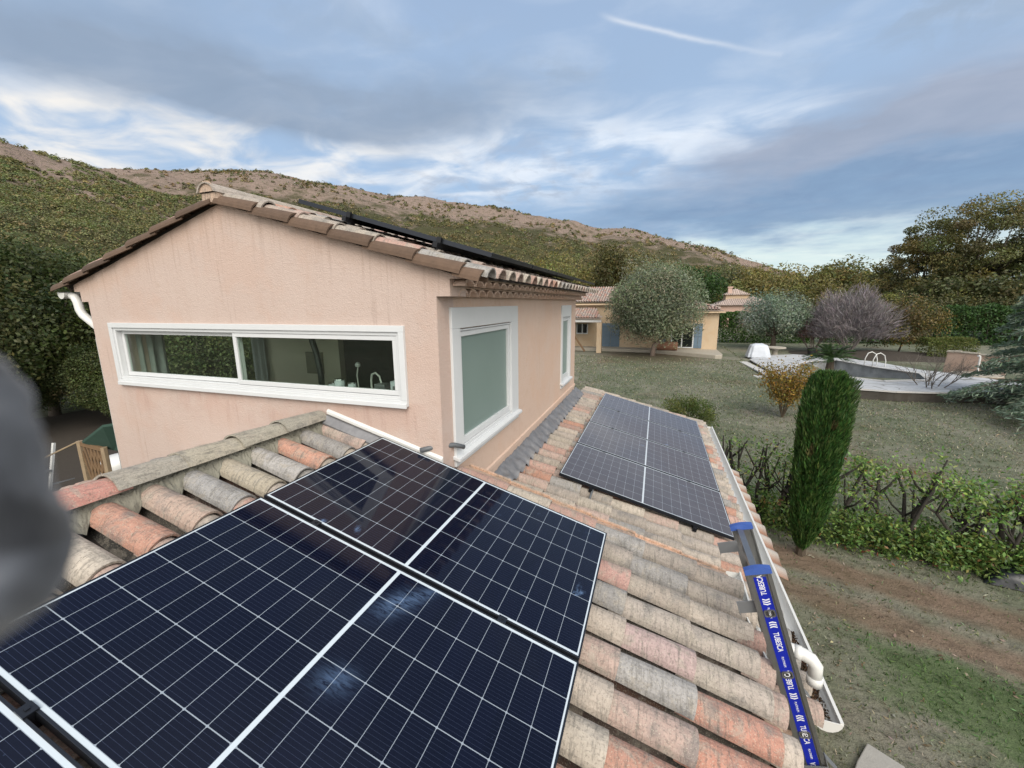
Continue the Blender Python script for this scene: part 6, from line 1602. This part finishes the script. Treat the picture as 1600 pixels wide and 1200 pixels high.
# ---------------------------------------------------------------- litter and grass on the near ground
def build_litter():
    rng = np.random.default_rng(31)
    n = 11000; y = 2.0+rng.random(n)**1.3*22; x = 1.5+rng.random(n)*(y*.85+1.6)
    keep = rng.random(n) < np.clip(.35+.9*np.array([mnoise.noise(Vector((a*.9, b*.9, 5))) for a, b in zip(x, y)]), .05, 1); x, y = x[keep], y[keep]; n = len(x)
    gz0 = ground_z(x, y); P = np.stack([x, y, np.zeros(n)], 1); D = rng.normal(size=(n, 3)); D[:, 2] *= .12; D /= np.linalg.norm(D, axis=1, keepdims=True)
    V, F, c = leaf_arrays(P, .055*rng.uniform(.4, 1.3, n), .55, palette(n, [(.20, .17, .11), (.13, .10, .06), (.10, .07, .045), (.30, .26, .18)], rng, .25), rng, dirs=D, dirk=1.0)
    V[:, 2] = np.repeat(gz0, 4)+.012+np.abs(rng.normal(size=len(V)))*.014
    o = link_mesh(make_mesh('fallen_leaves', V, F, c), 'fallen_leaves', None, M['leaf'])
    tag(o, 'pale fallen leaves scattered over the grass below the eave', 'fallen leaves', kind='stuff')
    n = 260000; y = 2.0+rng.random(n)**.8*46; x = np.where(y < 12, 1.35, -.5*(y-12)-.2)+rng.random(n)*np.where(y < 12, y*.80+2.0, y*.95+2.0+.5*(y-12))
    patch = np.array([mnoise.fractal(Vector((a*.6, b*.6, 2)), 1.0, 2.0, 3) for a, b in zip(x[::4], y[::4])]).repeat(4)[:n]
    dl = y+x*.33-8.35
    keep = (rng.random(n) < np.clip(.55+patch*1.3, .06, 1)) & ~((np.abs(dl-1.15) < .5) & (y < 12) & (rng.random(n) < .85)) & ~((np.abs(dl) < .4) & (rng.random(n) < .85)) & ~((x > 6.2) & (y > 23.5+np.maximum(0, 8.5-x)*3.2)) & ~((y > 33.6) & (x > -12) & (x < 6)) & (rng.random(n) < np.clip((49-y)/10, 0, 1)) & ~((x < -1.2) & (y < 12)) & (rng.random(n) < np.clip((np.hypot(x+.2, y-34.6)-1.5)/4, .05, 1))
    x, y = x[keep], y[keep]; n = len(x); P = np.stack([x, y, ground_z(x, y)+.018], 1)
    D = rng.normal(size=(n, 3))*.55+np.array([0, 0, .75]); D /= np.linalg.norm(D, axis=1, keepdims=True)
    gc = palette(n, [(.14, .155, .09), (.09, .115, .06), (.23, .22, .165), (.18, .18, .125), (.30, .285, .22)], rng, .25)
    big = np.array([mnoise.fractal(Vector((a*.13+7, b*.13, 4)), 1.0, 2.0, 3) for a, b in zip(x[::3], y[::3])]).repeat(3)[:n]; big = np.concatenate([big, np.zeros(n-len(big))])
    gc = gc*(1+np.clip(big*1.1, -.42, .3))[:, None]*np.where((big < -.05)[:, None], np.array([.86, 1.03, .80]), np.array([1.03, .99, .97]))
    lush = (np.abs(y+x*.33-7.2) < .75) & (x > 2.9) & (y < 12); gc[lush] = palette(int(lush.sum()), [(.07, .13, .04), (.10, .17, .055), (.05, .10, .03)], rng, .25)
    o = leaves('grass', P, (.042+.0030*y)*rng.uniform(.6, 1.5, n), .20, gc, rng, M['leaf'], None, dirs=D, dirk=.9)
    tag(o, 'short patchy winter grass of the lawn', 'grass', kind='stuff')
build_litter()
